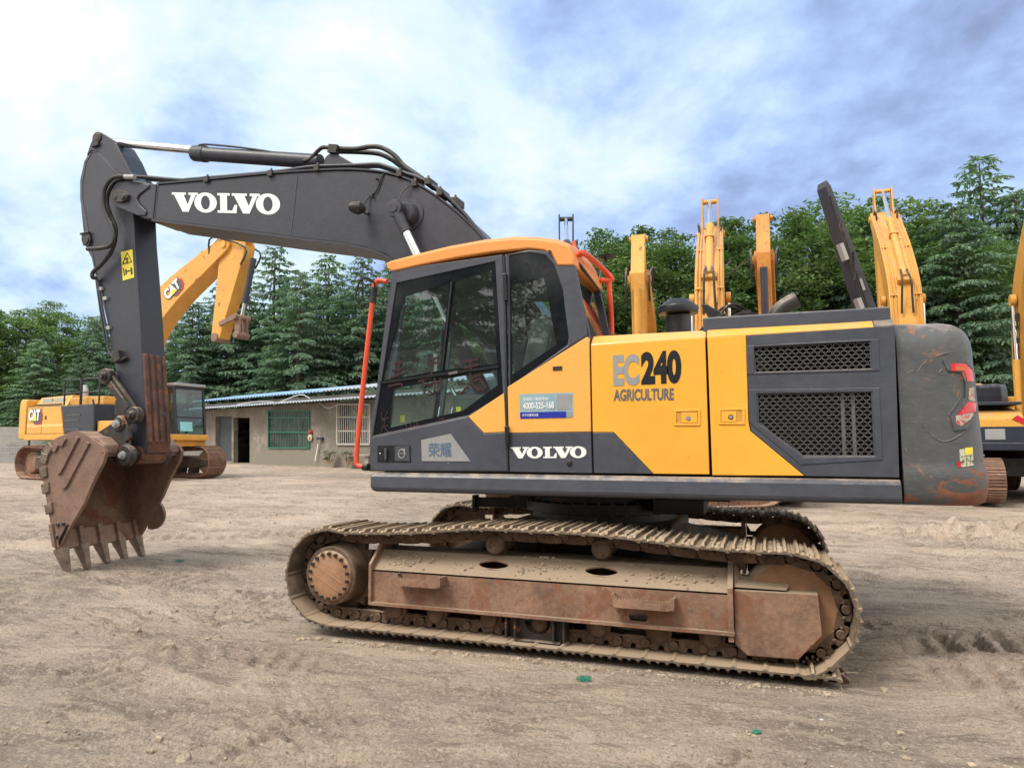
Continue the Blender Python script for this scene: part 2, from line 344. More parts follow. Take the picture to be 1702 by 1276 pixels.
for s in [(-3.2,3.3,-.35,3.4,.5,.016,.16,.3), (-5.8,6.2,-.2,3.5,.55,.016,.18,.3), (.4,3.6,.15,2.4,.45,.014,.17,.5), (-1.0,2.2,-.5,1.6,.35,.010,.13,.4), (-8.5,8.5,.5,5,.6,.02,.2,0), (2.4,3.3,-.3,2.0,.45,.018,.16,.5), (5.2,7.6,.4,4,.6,.025,.2,0), (2.9,5.6,.06,4.4,.62,.032,.19,0), (2.6,6.35,.05,3.6,.6,.04,.19,0), (1.9,4.5,-.5,2.6,.6,.024,.17,.6), (-1.9,3.5,.35,3.2,.5,.018,.18,.5), (-4.9,5.2,.55,3.4,.55,.013,.18,.8), (-2.7,4.2,-.15,2.6,.5,.014,.18,.6),
          (-6.2,9.4,.1,6,.6,.018,.2,0), (1.2,2.9,-.7,1.6,.4,.016,.15,0), (-.9,2.6,.2,2.2,.45,.008,.16,.6), (4.5,9.6,.0,7,.6,.02,.2,0), (-4.2,3.9,.8,2.4,.5,.012,.17,0), (3.3,3.9,.25,2.2,.5,.012,.17,.4), (-7.2,5.0,.2,2.5,.5,.012,.18,.5)]:
    hz += strip(X, Y, *s)
for ax_, ay_, r0, wd, a_ in [(-1.5, -7.5, 10.6, .5, .022), (-1.5, -7.5, 12.9, .5, .02), (-9, -3, 9.3, .45, .018), (-9, -3, 7.4, .45, .018), (6.5, -2.5, 6.9, .5, .022), (-4, 17.5, 9.6, .5, .025), (-4, 17.5, 11.8, .5, .025)]:
    rr2 = np.hypot(X-ax_, Y-ay_); th2 = np.arctan2(Y-ay_, X-ax_); e = np.clip((wd/2-np.abs(rr2-r0))/.05, 0, 1)*np.clip(vnoise(X*.9+r0, Y*.9)*3+.8, 0, 1)
    hz += e*(a_*.55*np.clip(np.sin(th2*r0/.17*2*math.pi+(rr2-r0)*6)*2.2, -1, 1)*np.clip(vnoise(X*1.7, Y*1.7+5)*4+.5, 0, 1)+a_*.35*np.sin((rr2-r0)/.085*2*math.pi)-a_*.7)+a_*.9*np.clip(1-np.abs(np.abs(rr2-r0)-wd/2-.04)/.06, 0, 1)*np.clip(vnoise(X*2.1+r0, Y*2.1)*3+.5, 0, 1)
for cx, cy, rad, amp in [(2.1,6.3,.9,.07), (3.6,6.7,1.0,.07), (-4.3,4.25,.45,.035), (-2.6,3.1,.5,.03), (-5.5,4.6,.5,.03), (4.5,13,1.6,.22), (2.6,12.6,1.0,.15), (6,12,1.5,.2)]:
    g = np.exp(-((X-cx)**2+((Y-cy)*1.8)**2)/rad**2); hz += amp*g*(.55+1.6*vnoise(X*6+3, Y*6)+1.0*vnoise(X*15, Y*15))
flat = np.clip(np.maximum(np.abs(X+1.6)-2.3, np.abs(np.abs(Y-6.535)-1.3)-.5)/.35, 0, 1)
hz = np.where(True, hz*(.25+.75*flat), hz)-.012*(1-flat)
Z = th(X, Y)+hz*fade+.25*(1-fade)*0
nr, nc = A.shape; idx = np.arange(nr*nc).reshape(nr, nc); a0 = idx[:-1, :]; b0 = np.roll(idx, -1, 1)[:-1, :]; c0 = np.roll(idx, -1, 1)[1:, :]; d0 = idx[1:, :]
faces = np.stack([a0.ravel(), d0.ravel(), c0.ravel(), b0.ravel()], 1)
def npmesh(name, verts, faces, mat, smooth=False, mi=None):
    me = bpy.data.meshes.new(name); nv, nf = len(verts), len(faces); k = faces.shape[1]
    me.vertices.add(nv); me.vertices.foreach_set('co', np.asarray(verts, np.float32).ravel())
    me.loops.add(nf*k); me.loops.foreach_set('vertex_index', faces.astype(np.int32).ravel())
    me.polygons.add(nf); me.polygons.foreach_set('loop_start', np.arange(0, nf*k, k, dtype=np.int32)); me.polygons.foreach_set('loop_total', np.full(nf, k, np.int32))
    me.polygons.foreach_set('use_smooth', np.full(nf, smooth))
    for m_ in (mat if isinstance(mat, list) else [mat]): me.materials.append(m_)
    if mi is not None: me.polygons.foreach_set('material_index', mi.astype(np.int32))
    me.update(calc_edges=True); me.validate(); return me
m, o = newmat('packed_dirt'); tcn = nd('ShaderNodeTexCoord'); V = tcn.outputs['Object']
mp = nd('ShaderNodeMapping'); mp.inputs['Rotation'].default_value = (0, 0, -.3); mp.inputs['Scale'].default_value = (.55, 1.5, 1); L.new(V, mp.inputs[0]); VR = mp.outputs[0]
mp2 = nd('ShaderNodeMapping'); mp2.inputs['Rotation'].default_value = (0, 0, -.15); mp2.inputs['Scale'].default_value = (.28, 1.0, 1); L.new(V, mp2.inputs[0]); VS = mp2.outputs[0]
c = mixc(ramp(noise(VR, .8, 9, .66, .2), [(.40, 0.), (.60, 1.)]), (.43, .34, .28), (.74, .60, .49))
c = mixc(mth('MULTIPLY', ramp(noise(V, .30, 6, .62, .3), [(.46, 0.), (.60, 1.)]), .6), c, (.315, .275, .235))
c = mixc(mth('MULTIPLY', ramp(noise(VS, 9, 9, .74), [(.49, 0.), (.56, 1.)]), .65), c, (.66, .545, .43))
c = mixc(mth('MULTIPLY', ramp(noise(VR, 2.6, 10, .78, .2), [(.525, 0.), (.585, 1.)]), .55), c, (.19, .145, .115))
c = mixc(mth('MULTIPLY', ramp(noise(V, 55, 3, .6), [(.54, 0.), (.60, 1.)]), .38), c, (.15, .115, .09))  # random darker soil specks, also standing in for shaded crevices
c = mixc(mth('MULTIPLY', ramp(noise(V, 34, 3, .6), [(.58, 0.), (.62, 1.)]), .6), c, (.76, .67, .56))
c = mixc(mth('MULTIPLY', ramp(noise(V, 120, 2, .6), [(.50, 0.), (.60, 1.)]), .3), c, (.22, .175, .14))
vo = nd('ShaderNodeTexVoronoi'); vo.inputs['Scale'].default_value = 26; L.new(V, vo.inputs['Vector'])
c = mixc(mth('MULTIPLY', ramp(vo.outputs['Distance'], [(.14, 1.), (.20, 0.)]), ramp(noise(V, 1.7, 4, .6), [(.46, 0.), (.56, .8)])), c, (.58, .50, .42))
pb = nd('ShaderNodeBsdfPrincipled'); L.new(c, pb.inputs['Base Color']); pb.inputs['Roughness'].default_value = .95; pb.inputs['Specular IOR Level'].default_value = .2
bn = nd('ShaderNodeBump'); bn.inputs['Strength'].default_value = 1.0; bn.inputs['Distance'].default_value = .045
hh = mth('ADD', mth('MULTIPLY', noise(V, 30, 6, .7), 1.2), mth('MULTIPLY', noise(VS, 11, 9, .78), 1.2)); L.new(hh, bn.inputs['Height']); L.new(bn.outputs[0], pb.inputs['Normal'])
L.new(pb.outputs[0], o.inputs[0]); dirt = m
me = npmesh('ground', np.stack([X.ravel(), Y.ravel(), Z.ravel()], 1), faces, dirt, True)
g = bpy.data.objects.new('ground', me); col.objects.link(g); tag(g, kind='structure')
gx, gy, gz = X, Y, Z
def ground_z(x, y):
    a = (base_a-math.atan2(y, x)+math.pi) % (2*math.pi)-math.pi; r_ = math.hypot(x, y)
    i = min(max(int(np.searchsorted(rr, r_)), 1), nr-1); j = int(np.clip(np.searchsorted(fa, a), 0, na-1)); return float(Z[i, j])
# loose stones and clods
stone = paint('loose_stone', (.36, .295, .225), .95, var=.35, vs_=9, bump=.5, bs=80)
bm = bmesh.new(); bmesh.ops.create_icosphere(bm, subdivisions=1, radius=1); sv = np.array([v.co[:] for v in bm.verts]); sf = np.array([[v.index for v in f.verts] for f in bm.faces]); bm.free()
VV = []; FF = []; k = 0
for i in range(14900):
    d_ = 1.9+rng.random()**.8*12.5; a = rng.uniform(-R(40), R(40)); x = d_*math.cos(base_a-a); y = d_*math.sin(base_a-a)
    edge = i >= 14000
    if edge: x = rng.uniform(-3.6, .45); y = 4.92-abs(rng.normal(0, .05))
    dens = float(vnoise(np.array(x*.8+30), np.array(y*.8+7)))
    if not edge and rng.random() > .40+dens*2.0: continue
    if not edge and -3.9 < x < .7 and 4.7 < y < 8.3: continue
    s = rng.uniform(.003, .011)+(.02*rng.random()**6 if rng.random() < .35 else 0)
    v = sv*(s*rng.uniform(.6, 1.3, 3))*rng.uniform(.75, 1.2, (len(sv), 1)); t = rng.uniform(0, 6.28); ct, st = math.cos(t), math.sin(t)
    v = np.stack([v[:, 0]*ct-v[:, 1]*st, v[:, 0]*st+v[:, 1]*ct, v[:, 2]*.7], 1)+[x, y, ground_z(x, y)+s*.2]
    VV.append(v); FF.append(sf+k); k += len(sv)
me = npmesh('loose_stones', np.concatenate(VV), np.concatenate(FF), stone)
o_ = bpy.data.objects.new('loose_stones', me); col.objects.link(o_); tag(o_, 'small loose stones and clods scattered over the bare dirt yard', 'stones', kind='stuff')
def rock(px, py, sx, sy, sz, label, cat='stone', mt=None, seed=1, name='flat_stone'):
    d = ray(px, py); p = CAM+d*(-(HC)/d.z)
    for _ in range(4): p = CAM+d*((ground_z(p.x, p.y)-HC)/d.z)
    mb = MB(); mb.blob((0, 0, 0), 1.0, seed=seed); mb.v = [(x*sx, y*sy, z*sz) for x, y, z in mb.v]
    ob = mb.build(name, mt or stone, bevel=min(sx, sy)*.06); ob.location = (p.x, p.y, ground_z(p.x, p.y)+sz*.25); ob.rotation_euler = (0, 0, seed*.7); tag(ob, label, cat)
rock(305, 1247, .075, .045, .02, 'large flat pale stone lying at the bottom edge of the yard, left of centre', seed=3)
rock(282, 1066, .05, .035, .03, 'dark rounded clod beside a row of cleat prints, left foreground', 'clod', MATS['loose_stone'], 5, 'clod')
rock(345, 1062, .045, .03, .018, 'grey flat stone right of the dark clod in the left foreground', seed=9)
rock(230, 1050, .035, .03, .03, 'small dark lump of dirt left of the row of cleat prints', 'clod', MATS['loose_stone'], 6, 'clod')
rock(1470, 1148, .04, .03, .025, 'dark stone on the ground right of the rear track', seed=11)
rock(1506, 1261, .035, .035, .018, 'round pale stone near the bottom right of the yard', seed=13)
rock(1365, 1196, .014, .01, .006, 'small white chip of stone below the rear track', mt=white, seed=15)
greenp = paint('green_netting', (.03, .24, .17), .7, var=.3)
for i, (px, py, lb) in enumerate([(971, 1128, 'crumpled green netting scrap on bare dirt in front of the track'), (298, 944, 'green netting shreds on the dirt right of the bucket teeth'), (1258, 1224, 'green netting scrap near the bottom edge, right of centre')]):
    d = ray(px, py); p = CAM+d*(-HC/d.z); mb = MB(); rq = random.Random(i); k_s = (1, 1.3, .5)[i]
    for j in range((26, 14, 10)[i]):
        q = [Vector((rq.uniform(-.05, .05), rq.uniform(-.04, .04), rq.uniform(0, .025)))*k_s for _ in range(3)]; mb.tube(q, .0022, 4, k=2)
    ob = mb.build('netting_scrap', greenp); ob.location = (p.x, p.y, ground_z(p.x, p.y)); tag(ob, lb, 'netting scrap', 'green netting scraps on the dirt')
straw = paint('dry_straw', (.5, .42, .3), .8)
for i, (x0, y0, x1, y1, lb) in enumerate([(1381, 1122, 1400, 1145, 'short dry straw slanting away from the corner of the rear track'), (1385, 1122, 1425, 1116, 'longer dry twig lying level beside the rear track corner')]):
    a = CAM+ray(x0, y0)*(-HC/ray(x0, y0).z); b_ = CAM+ray(x1, y1)*(-HC/ray(x1, y1).z); a.z = ground_z(a.x, a.y)+.012; b_.z = ground_z(b_.x, b_.y)+.008
    mb = MB(); mb.tube([a, (a+b_)/2+Vector((0, 0, .012)), b_], .0035, 6, k=4); ob = mb.build('dry_twig', straw, None, a); ob.location = a; tag(ob, lb, 'twig')
# ------------------------------------------------------------ foreground excavator
YC = 6.535; S = 5.20
O = Vector((-1.45, YC, 0)); hero = empty('crawler_excavator', O)
tag(hero, 'large grey and yellow crawler excavator in the foreground, bucket teeth on the dirt', 'excavator')
def B(mb, name, mats, bevel=0, parent=None, **k): return mb.build(name, mats, parent or hero, O, bevel, **k)
def Wl(pts, Y): return [W(a, b_, Y) for a, b_ in pts]
yv = Vector((0, 1, 0))
# --- tracks
pin = .195
def trackpath():
    P_ = []; cL = Vector((-3.37, 0, .455)); cR = Vector((.12, 0, .44)); r = .375
    for i in range(20):
        a = R(180+90)-R(200)*i/19; P_.append(Vector((cL.x+r*math.cos(a), 0, cL.z+r*math.sin(a))))
    top = [(-3.0,.812), (-2.55,.835), (-2.2,.872), (-1.95,.885), (-1.6,.882), (-1.2,.880), (-.9,.858), (-.5,.826), (-.15,.812)]
    P_ += [Vector((x, 0, z)) for x, z in top]
    for i in range(20):
        a = R(92)-R(182)*i/19; P_.append(Vector((cR.x+r*math.cos(a), 0, cR.z+r*math.sin(a))))
    P_.append(P_[0]+Vector((0, 0, 0)))
    out = spl(P_, 4); return out
tp = trackpath()
seglen = [0]
for a, b_ in zip(tp, tp[1:]): seglen.append(seglen[-1]+(b_-a).length)
NS = round(seglen[-1]/pin); pitch = seglen[-1]/NS
def at_s(s):
    s %= seglen[-1]; i = max(1, int(np.searchsorted(seglen, s))); t = (s-seglen[i-1])/(seglen[i]-seglen[i-1]); return tp[i-1].lerp(tp[i], t)
def shoe_mesh(sd):
    mb = MB(); h = pitch/2; rq = random.Random(sd); t = .006
    prof = [(-h+.004, -t), (h-.02, -t), (h-.004, -t-.010), (h+.012, -t-.010), (h+.012, -t), (h-.006, t), (h-.022, t), (h-.026, .034), (h-.044, .036), (h-.052, t),
            (.012, t), (.007, .030), (-.007, .030), (-.012, t), (-h+.052, t), (-h+.044, .036), (-h+.028, .034), (-h+.020, t), (-h+.004, t)]
    y0, y1 = -.30, .30; n = len(prof)
    # grousers taper at both shoe ends
    rows = [(y0, 0.0), (y0+.03, 1.0), (y1-.03, 1.0), (y1, 0.0)]
    V_ = []
    for y, f in rows:
        for x, z in prof: V_.append((x, y, z if z <= t else t+(z-t)*(.35+.65*f)))
    F_ = []
    for j in range(3):
        for i in range(n): F_.append((j*n+i, j*n+(i+1) % n, (j+1)*n+(i+1) % n, (j+1)*n+i))
    F_.append(tuple(range(n))[::-1]); F_.append(tuple(range(3*n, 4*n))); mb.add(V_, F_)
    return mb
def mud_pads(mb, dens, rq):
    h = pitch/2
    for x0, x1 in ((-h+.052, -.012), (.012, h-.052)):
        for i in range(9):
            if rq.random() > dens: continue
            y = -.27+i*.062+rq.uniform(-.02, .02); mb.blob(((x0+x1)/2+rq.uniform(-.008, .008), y, .008), rq.uniform(.022, .036), 1, .55, rq.random())
protos = []
for k in range(5):
    mb = shoe_mesh(k); mud_pads(mb, [.95, .8, .6, .0, .0][k], random.Random(k+3)); o_ = mb.build('track_shoe', [shoe_m, mud]); col.objects.unlink(o_); protos.append(o_)
def make_track(yc, seed):
    rq = random.Random(seed); mb = MB(); frames = []
    for k in range(NS):
        p0 = at_s(k*pitch); p1 = at_s((k+1)*pitch); d = (p1-p0).normalized(); n_ = Vector((-d.z, 0, d.x)); frames.append(((p0+p1)/2, d, n_, p0, p1))
    for c_, d, n_, p0, p1 in frames:           # chain links hang below the shoe; n_ points outwards
        for sgn in (-1, 1):
            yy = yc+sgn*.085
            a = p0-n_*.055+Vector((0, yy, 0)); b2 = p1-n_*.055+Vector((0, yy, 0)); w_ = .020
            pr = []
            for (u_, v_) in [(-.02, -.040), (.05, -.048), (.15, -.048), (.215, -.036), (.225, -.005), (.19, .034), (.15, .044), (.125, .044), (.118, .012), (.10, .006), (.088, .014), (.082, .044), (.06, .044), (.04, .044), (.0, .036), (-.03, .0)]:
                pr.append(a+d*u_*(pitch/.2)+n_*v_-yv*w_)
            mb.prism(pr, yv*w_*2)
            mb.cyl(a+d*.012-yv*(.034), a+d*.012+yv*.034, .030, n=14)
            for u_ in (.07, .135): mb.cyl(a+d*u_-n_*.002-yv*.030, a+d*u_-n_*.002+yv*.030, .012, n=8)
        mb.cyl(p0-n_*.055+Vector((0, yc-.1, 0)), p0-n_*.055+Vector((0, yc+.1, 0)), .02, n=8)
    ch = B(mb, 'track_chain', link_m, .004, seg=1)
    for c_, d, n_, p0, p1 in frames:
        up_ = n_.z; k = rq.choice([0, 0, 1, 1, 2]) if up_ > .55 else (rq.choice([2, 3]) if up_ > 0 else 3)
        s_ = protos[k].copy(); col.objects.link(s_); s_.parent = ch
        mw = Matrix(((d.x, 0, n_.x, c_.x-O.x), (0, 1, 0, yc-O.y), (d.z, 0, n_.z, c_.z-O.z), (0, 0, 0, 1)))
        s_.matrix_local = mw
    return ch
TY = 5.24; TF = 2*YC-TY
make_track(TY, 3); make_track(TF, 9)
# sprockets, idlers, rollers, frames
def sprocket(yc, sg):
    mb = MB(); c = Vector((-3.37, yc, .455)); pts = []
    for i in range(42):
        a = 2*math.pi*i/42; r_ = .335 if i % 2 == 0 else .275; pts.append(c+Vector((math.cos(a)*r_, -.03, math.sin(a)*r_)))
    mb.prism(pts, (0, .06, 0)); mb.lathe(c+Vector((0, sg*.02, 0)), (0, sg, 0), [(0, .245), (.04, .245), (.06, .232), (.2, .232), (.205, .21)], 40)
    o_ = B(mb, 'drive_sprocket', link_m, .004)
    mb = MB(); mb.lathe(c+Vector((0, sg*.12, 0)), (0, sg, 0), [(0, .205), (.105, .200), (.118, .19), (.122, .178), (.124, .0)], 48)
    if sg < 0:
        for q in (-.05, .03): mb.bar(c+Vector((-.13, -.245, q+.05)), c+Vector((.12, -.245, q-.08)), .004, .006)
    cv = mb.build('final_drive_cover', drive, o_, O)
    mb = MB()
    for i in range(18):
        a = 2*math.pi*(i+.5)/18; p = c+Vector((math.cos(a)*.176, sg*.236, math.sin(a)*.176)); mb.cyl(p, p+Vector((0, sg*.022, 0)), .0145, n=8); mb.lathe(p, (0, sg, 0), [(0, .023), (.004, .022)], 12, 1)
    each(mb, 'cover_bolt', [rubber, drive], cv, O)
def idler(yc, sg):
    c = Vector((.12, yc, .44)); mb = MB()
    mb.lathe(c-yv*.10, (0, 1, 0), [(-.01, .12), (.0, .29), (.03, .315), (.05, .325), (.075, .333), (.125, .333), (.15, .325), (.17, .315), (.2, .29), (.21, .12)], 56); B(mb, 'idler_wheel', drive)
def rollers(yc):
    for x in (-2.83, -2.47, -2.02, -1.62, -1.19, -.76, -.40):
        mb = MB(); mb.lathe((x, yc-.15, .205), (0, 1, 0), [(0, .045), (.01, .06), (.04, .066), (.045, .088), (.075, .088), (.08, .075), (.22, .075), (.225, .088), (.255, .088), (.26, .066), (.29, .06), (.3, .045)], 28)
        B(mb, 'bottom_roller', link_m)
    for x, z in ((-1.985, .752), (-1.16, .757)):
        mb = MB(); mb.lathe((x, yc-.14, z), (0, 1, 0), [(0, .03), (.003, .062), (.02, .072), (.06, .072), (.065, .06), (.2, .06), (.205, .072), (.28, .072)], 28)
        for i in range(5):
            a = i*2*math.pi/5; mb.cyl((x+.04*math.cos(a), yc-.148, z+.04*math.sin(a)), (x+.04*math.cos(a), yc-.138, z+.04*math.sin(a)), .008, n=6)
        mb.box(x-.04, x+.04, yc+.02, yc+.08, z-.2, z-.05)
        B(mb, 'carrier_roller', link_m)
def hexa(x0, x1, z0, z1, c, n=12):
    r_ = (z1-z0)/2; pts = []
    for i in range(n+1):
        a = math.pi/2+math.pi*i/n; pts.append((x0+r_+r_*math.cos(a), (z0+z1)/2+r_*math.sin(a)))
    for i in range(n+1):
        a = -math.pi/2+math.pi*i/n; pts.append((x1-r_+r_*math.cos(a), (z0+z1)/2+r_*math.sin(a)))
    return pts
def track_frame(yc, sg):                     # sg = -1: outer side faces -Y
    yo = yc+sg*.235; mb = MB(); xL, xR = -2.97, -.285
    def pt(x, yy, z): return Vector((x, yc+sg*yy, z))
    # outer web, sloping top with oval holes, inner web, bottom flange
    hole = [pt(x, .235, z) for x, z in [(-.93,.355),(-.83,.355),(-.815,.34),(-.815,.315),(-.83,.30),(-.93,.30),(-.945,.315),(-.945,.34)]]
    mb.plate([pt(xL, .235, .275), pt(xR, .235, .275), pt(xR, .235, .53), pt(xL, .235, .53)], [hole], (0, -sg*.012, 0))
    def sl(x, t): return pt(x, .235-.17*t, .53+.135*t)
    ov = []
    for cx in (-1.985, -1.155): ov.append([sl(x, z) for x, z in hexa(cx-.12, cx+.12, .32, .82, 0)])
    mb.plate([sl(xL, 0), sl(xR, 0), sl(xR, 1), sl(xL, 1)], ov, (0, 0, -.012))
    mb.add([pt(xL, .065, .665), pt(xR, .065, .665), pt(xR, -.2, .665), pt(xL, -.2, .665)], [(0, 1, 2, 3)])
    mb.box(xL, xR, min(yc-sg*.2, yc-sg*.19), max(yc-sg*.2, yc-sg*.19), .275, .664)
    mb.box(xL, xR+.04, min(yc+sg*.268, yc+sg*.1), max(yc+sg*.268, yc+sg*.1), .262, .284)
    mb.box(xL, xR, min(yc-sg*.22, yc-sg*.1), max(yc-sg*.22, yc-sg*.1), .262, .28)
    # front end flange
    mb.prism([pt(xL-.022, .262, .262), pt(xL-.022, .262, .575), pt(xL-.022, .1, .715), pt(xL-.022, .07, .79), pt(xL-.022, -.18, .79), pt(xL-.022, -.18, .262)], (.022, 0, 0))
    mb.prism([pt(xR, .255, .22), pt(xR, .255, .565), pt(xR, .08, .70), pt(xR, .06, .75), pt(xR, -.2, .75), pt(xR, -.2, .22)], (.035, 0, 0))
    f_ = B(mb, 'track_frame', rustp, .005)
    if True:
        mb = MB()                            # idler guard
        def gq(x, z, y_=.215): return pt(x, y_, z)
        mb.prism([gq(-.245, .55), gq(.27, .555), gq(.285, .30), gq(.14, .14), gq(-.17, .135), gq(-.245, .20)], (0, -sg*.10, 0))
        mb.prism([gq(-.245, .565, .20), gq(.08, .565, .20), gq(.10, .575, .12), gq(.10, .62, .07), gq(-.2, .62, .07), gq(-.245, .70, .07)], (0, -sg*.03, 0))
        mb.prism([gq(-.245, .20, .2151), gq(.19, .195, .2151), gq(.14, .135, .205), gq(-.17, .13, .205)], (0, -sg*.02, 0))
        mb.build('idler_guard', rustp, f_, O, .006)
        for (x0, x1, z1) in ((-2.73, -2.33, .50), (-1.05, -.62, .465)):
            mb = MB(); n = 16; pts = [(x0, z1-.045), (x0, z1+.025), (x0+.02, z1+.03), (x0+.045, z1+.005)]
            for i in range(n):
                xx = x0+.05+(x1-x0-.1)*i/n; pts += [(xx, z1-.008), (xx+.008, z1+.004), (xx+.014, z1+.004)]
            pts += [(x1-.045, z1+.005), (x1-.02, z1+.03), (x1, z1+.025), (x1, z1-.045), (x1-.04, z1-.06), (x0+.04, z1-.06)]
            mb.prism([pt(x, .345, z) for x, z in pts], (0, -sg*.012, 0)); mb.box(x0, x1, min(yc+sg*.235, yc+sg*.34), max(yc+sg*.235, yc+sg*.34), z1-.058, z1-.045)
            mb.box(x0, x0+.01, min(yc+sg*.235, yc+sg*.34), max(yc+sg*.235, yc+sg*.34), z1-.05, z1+.02); mb.box(x1-.01, x1, min(yc+sg*.235, yc+sg*.34), max(yc+sg*.235, yc+sg*.34), z1-.05, z1+.02)
            mb.build('step', rustp, f_, O)
        mb = MB()                            # roller guard in the middle
        for x in (-1.86, -1.79, -1.50, -1.42): mb.box(x, x+.012, min(yc+sg*.1, yc+sg*.23), max(yc+sg*.1, yc+sg*.23), .10, .262)
        arc = [(-1.85, .26), (-1.78, .26)]+[(-1.63+.10*math.cos(a), .225-.10*math.sin(a)) for a in np.linspace(math.pi, 0, 12)][::1]+[(-1.48, .26), (-1.41, .26), (-1.41, .105), (-1.5, .085), (-1.76, .09), (-1.85, .12)]
        mb.prism([pt(x, .16, z) for x, z in arc], (0, -sg*.012, 0)); mb.box(-1.79, -1.45, min(yc+sg*.1, yc+sg*.215), max(yc+sg*.1, yc+sg*.215), .078, .09)
        mb.build('roller_guard', darks, f_, O)
        # dirt lying on the frame
        mb = MB(); rq = random.Random(5)
        for i in range(230):
            t = min(1, max(.05, rq.gauss(.55, .25))); x = rq.choice([rq.uniform(-2.9, -2.6), rq.uniform(-1.75, -1.35), rq.uniform(-1.0, -.35), rq.uniform(xL+.05, xR-.05)])
            if any(abs(x-c_) < .14 for c_ in (-1.985, -1.155)) and .2 < t < .95: continue
            mb.blob(sl(x, t)+Vector((0, 0, .004)), .006+.016*rq.random()**2.5, 0, .6, rq.random())
        tag(mb.build('caked_dirt', stone, f_, O), kind='stuff')
for yc, sg in ((TY, -1), (TF, 1)):
    sprocket(yc, sg); idler(yc, sg); rollers(yc); track_frame(yc, sg)
# --- centre frame and slew ring
mb = MB(); mb.box(-2.15, -.75, 5.9, 7.17, .50, .86)
for sx in (-1, 1):
    for sy in (-1, 1):
        a = Vector((-1.45+sx*.55, YC+sy*.5, .68)); b_ = Vector((-1.45+sx*1.05, YC+sy*1.12, .50)); mb.bar(a, b_, .32, .22)
B(mb, 'centre_frame', darks, .02)
mb = MB(); mb.lathe((-1.45, YC, .86), (0, 0, 1), [(0, .66), (.06, .66), (.07, .72), (.15, .72), (.16, .62), (.255, .62)], 64)
for i in range(40):
    a = i*2*math.pi/40; mb.cyl((-1.45+.70*math.cos(a), YC+.70*math.sin(a), .92), (-1.45+.70*math.cos(a), YC+.70*math.sin(a), 1.03), .014, n=6)
B(mb, 'slew_ring', darks)
mb = MB(); mb.box(-2.62, -2.05, 6.25, 6.29, .93, 1.02); mb.box(-2.64, -2.61, 6.22, 6.33, .88, 1.04); mb.prism([(-2.3, 6.24, 1.02), (-2.05, 6.24, .9), (-2.05, 6.24, 1.06), (-2.15, 6.24, 1.09)], (0, .04, 0))
mb.box(-2.1, -.3, 5.9, 7.3, 1.06, 1.13); mb.box(-.9, -.5, 5.9, 6.3, .95, 1.1); B(mb, 'underbody_plate', darks, .005)
# --- deck and side rail
mb = MB(); mb.box(-3.06, .80, 5.34, 7.80, 1.135, 1.26); B(mb, 'deck', black)
mb = MB()
prf = [(5.36, 1.126), (5.19, 1.126), (5.165, 1.14), (5.155, 1.165), (5.16, 1.25), (5.175, 1.275), (5.20, 1.283), (5.36, 1.283)]
Xa, Xb = -3.10, .795; V_ = [(Xa+(.03 if z < 1.13 else (.012 if z < 1.15 else 0)), y, z) for y, z in prf]+[(Xb, y, z) for y, z in prf]; n = len(prf)
mb.add(V_, [tuple(range(n)), tuple(range(2*n-1, n-1, -1))]+[(i, (i+1) % n, n+(i+1) % n, n+i) for i in range(n)]); B(mb, 'side_rail', grey, .008)
mb = MB(); mb.box(-3.0, .79, 7.70, 7.89, 1.126, 1.283); B(mb, 'side_rail', grey, .01)
# --- engine house
def zc(p): return W(*p, S).z
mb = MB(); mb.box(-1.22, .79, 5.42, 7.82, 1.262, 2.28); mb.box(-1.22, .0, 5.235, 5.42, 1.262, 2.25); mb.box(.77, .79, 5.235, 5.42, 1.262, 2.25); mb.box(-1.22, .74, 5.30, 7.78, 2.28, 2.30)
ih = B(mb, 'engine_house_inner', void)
T = .03
def panel(name, mats, px, m=0, holes=None, Y=S, th_=T, bevel=.006, parent=None, mb=None, bld=True):
    q = mb or MB(); q.plate(Wl(px, Y), [Wl(h, Y) for h in (holes or [])], (0, th_, 0), m)
    return B(q, name, mats, bevel, parent) if bld else q
# first side door (yellow with grey corner)
mb = panel('', 0, [(982, 573), (1172, 561), (1179, 788), (1086, 787), (1020, 718), (985, 718)], 0, bld=False)
panel('', 0, [(985, 719), (1019.5, 719), (1085, 787), (987, 786)], 1, mb=mb, bld=False)
d1 = B(mb, 'engine_side_door', [yel, grey], .004)
def bevstrip(a, b_, zt, m=0, Y0=S, Y1=5.29, back=7.78):
    p, q = W(*a, Y0), W(*b_, Y0); mb_ = MB(); z1 = max(p.z, q.z)+zt
    mb_.add([p, q, (q.x, Y1, z1), (p.x, Y1, z1), (p.x, back, z1), (q.x, back, z1), (p.x, back+.08, p.z), (q.x, back+.08, q.z), (p.x, Y0+.03, p.z-.02), (q.x, Y0+.03, q.z-.02)], [(0, 1, 2, 3), (3, 2, 5, 4), (4, 5, 7, 6), (8, 0, 3, 4, 6), (1, 9, 7, 5, 2), (0, 8, 9, 1)], m); return mb_
mb = bevstrip((981.5, 572.5), (1173, 560.5), .065); B(mb, 'hood_top', yel, .008)
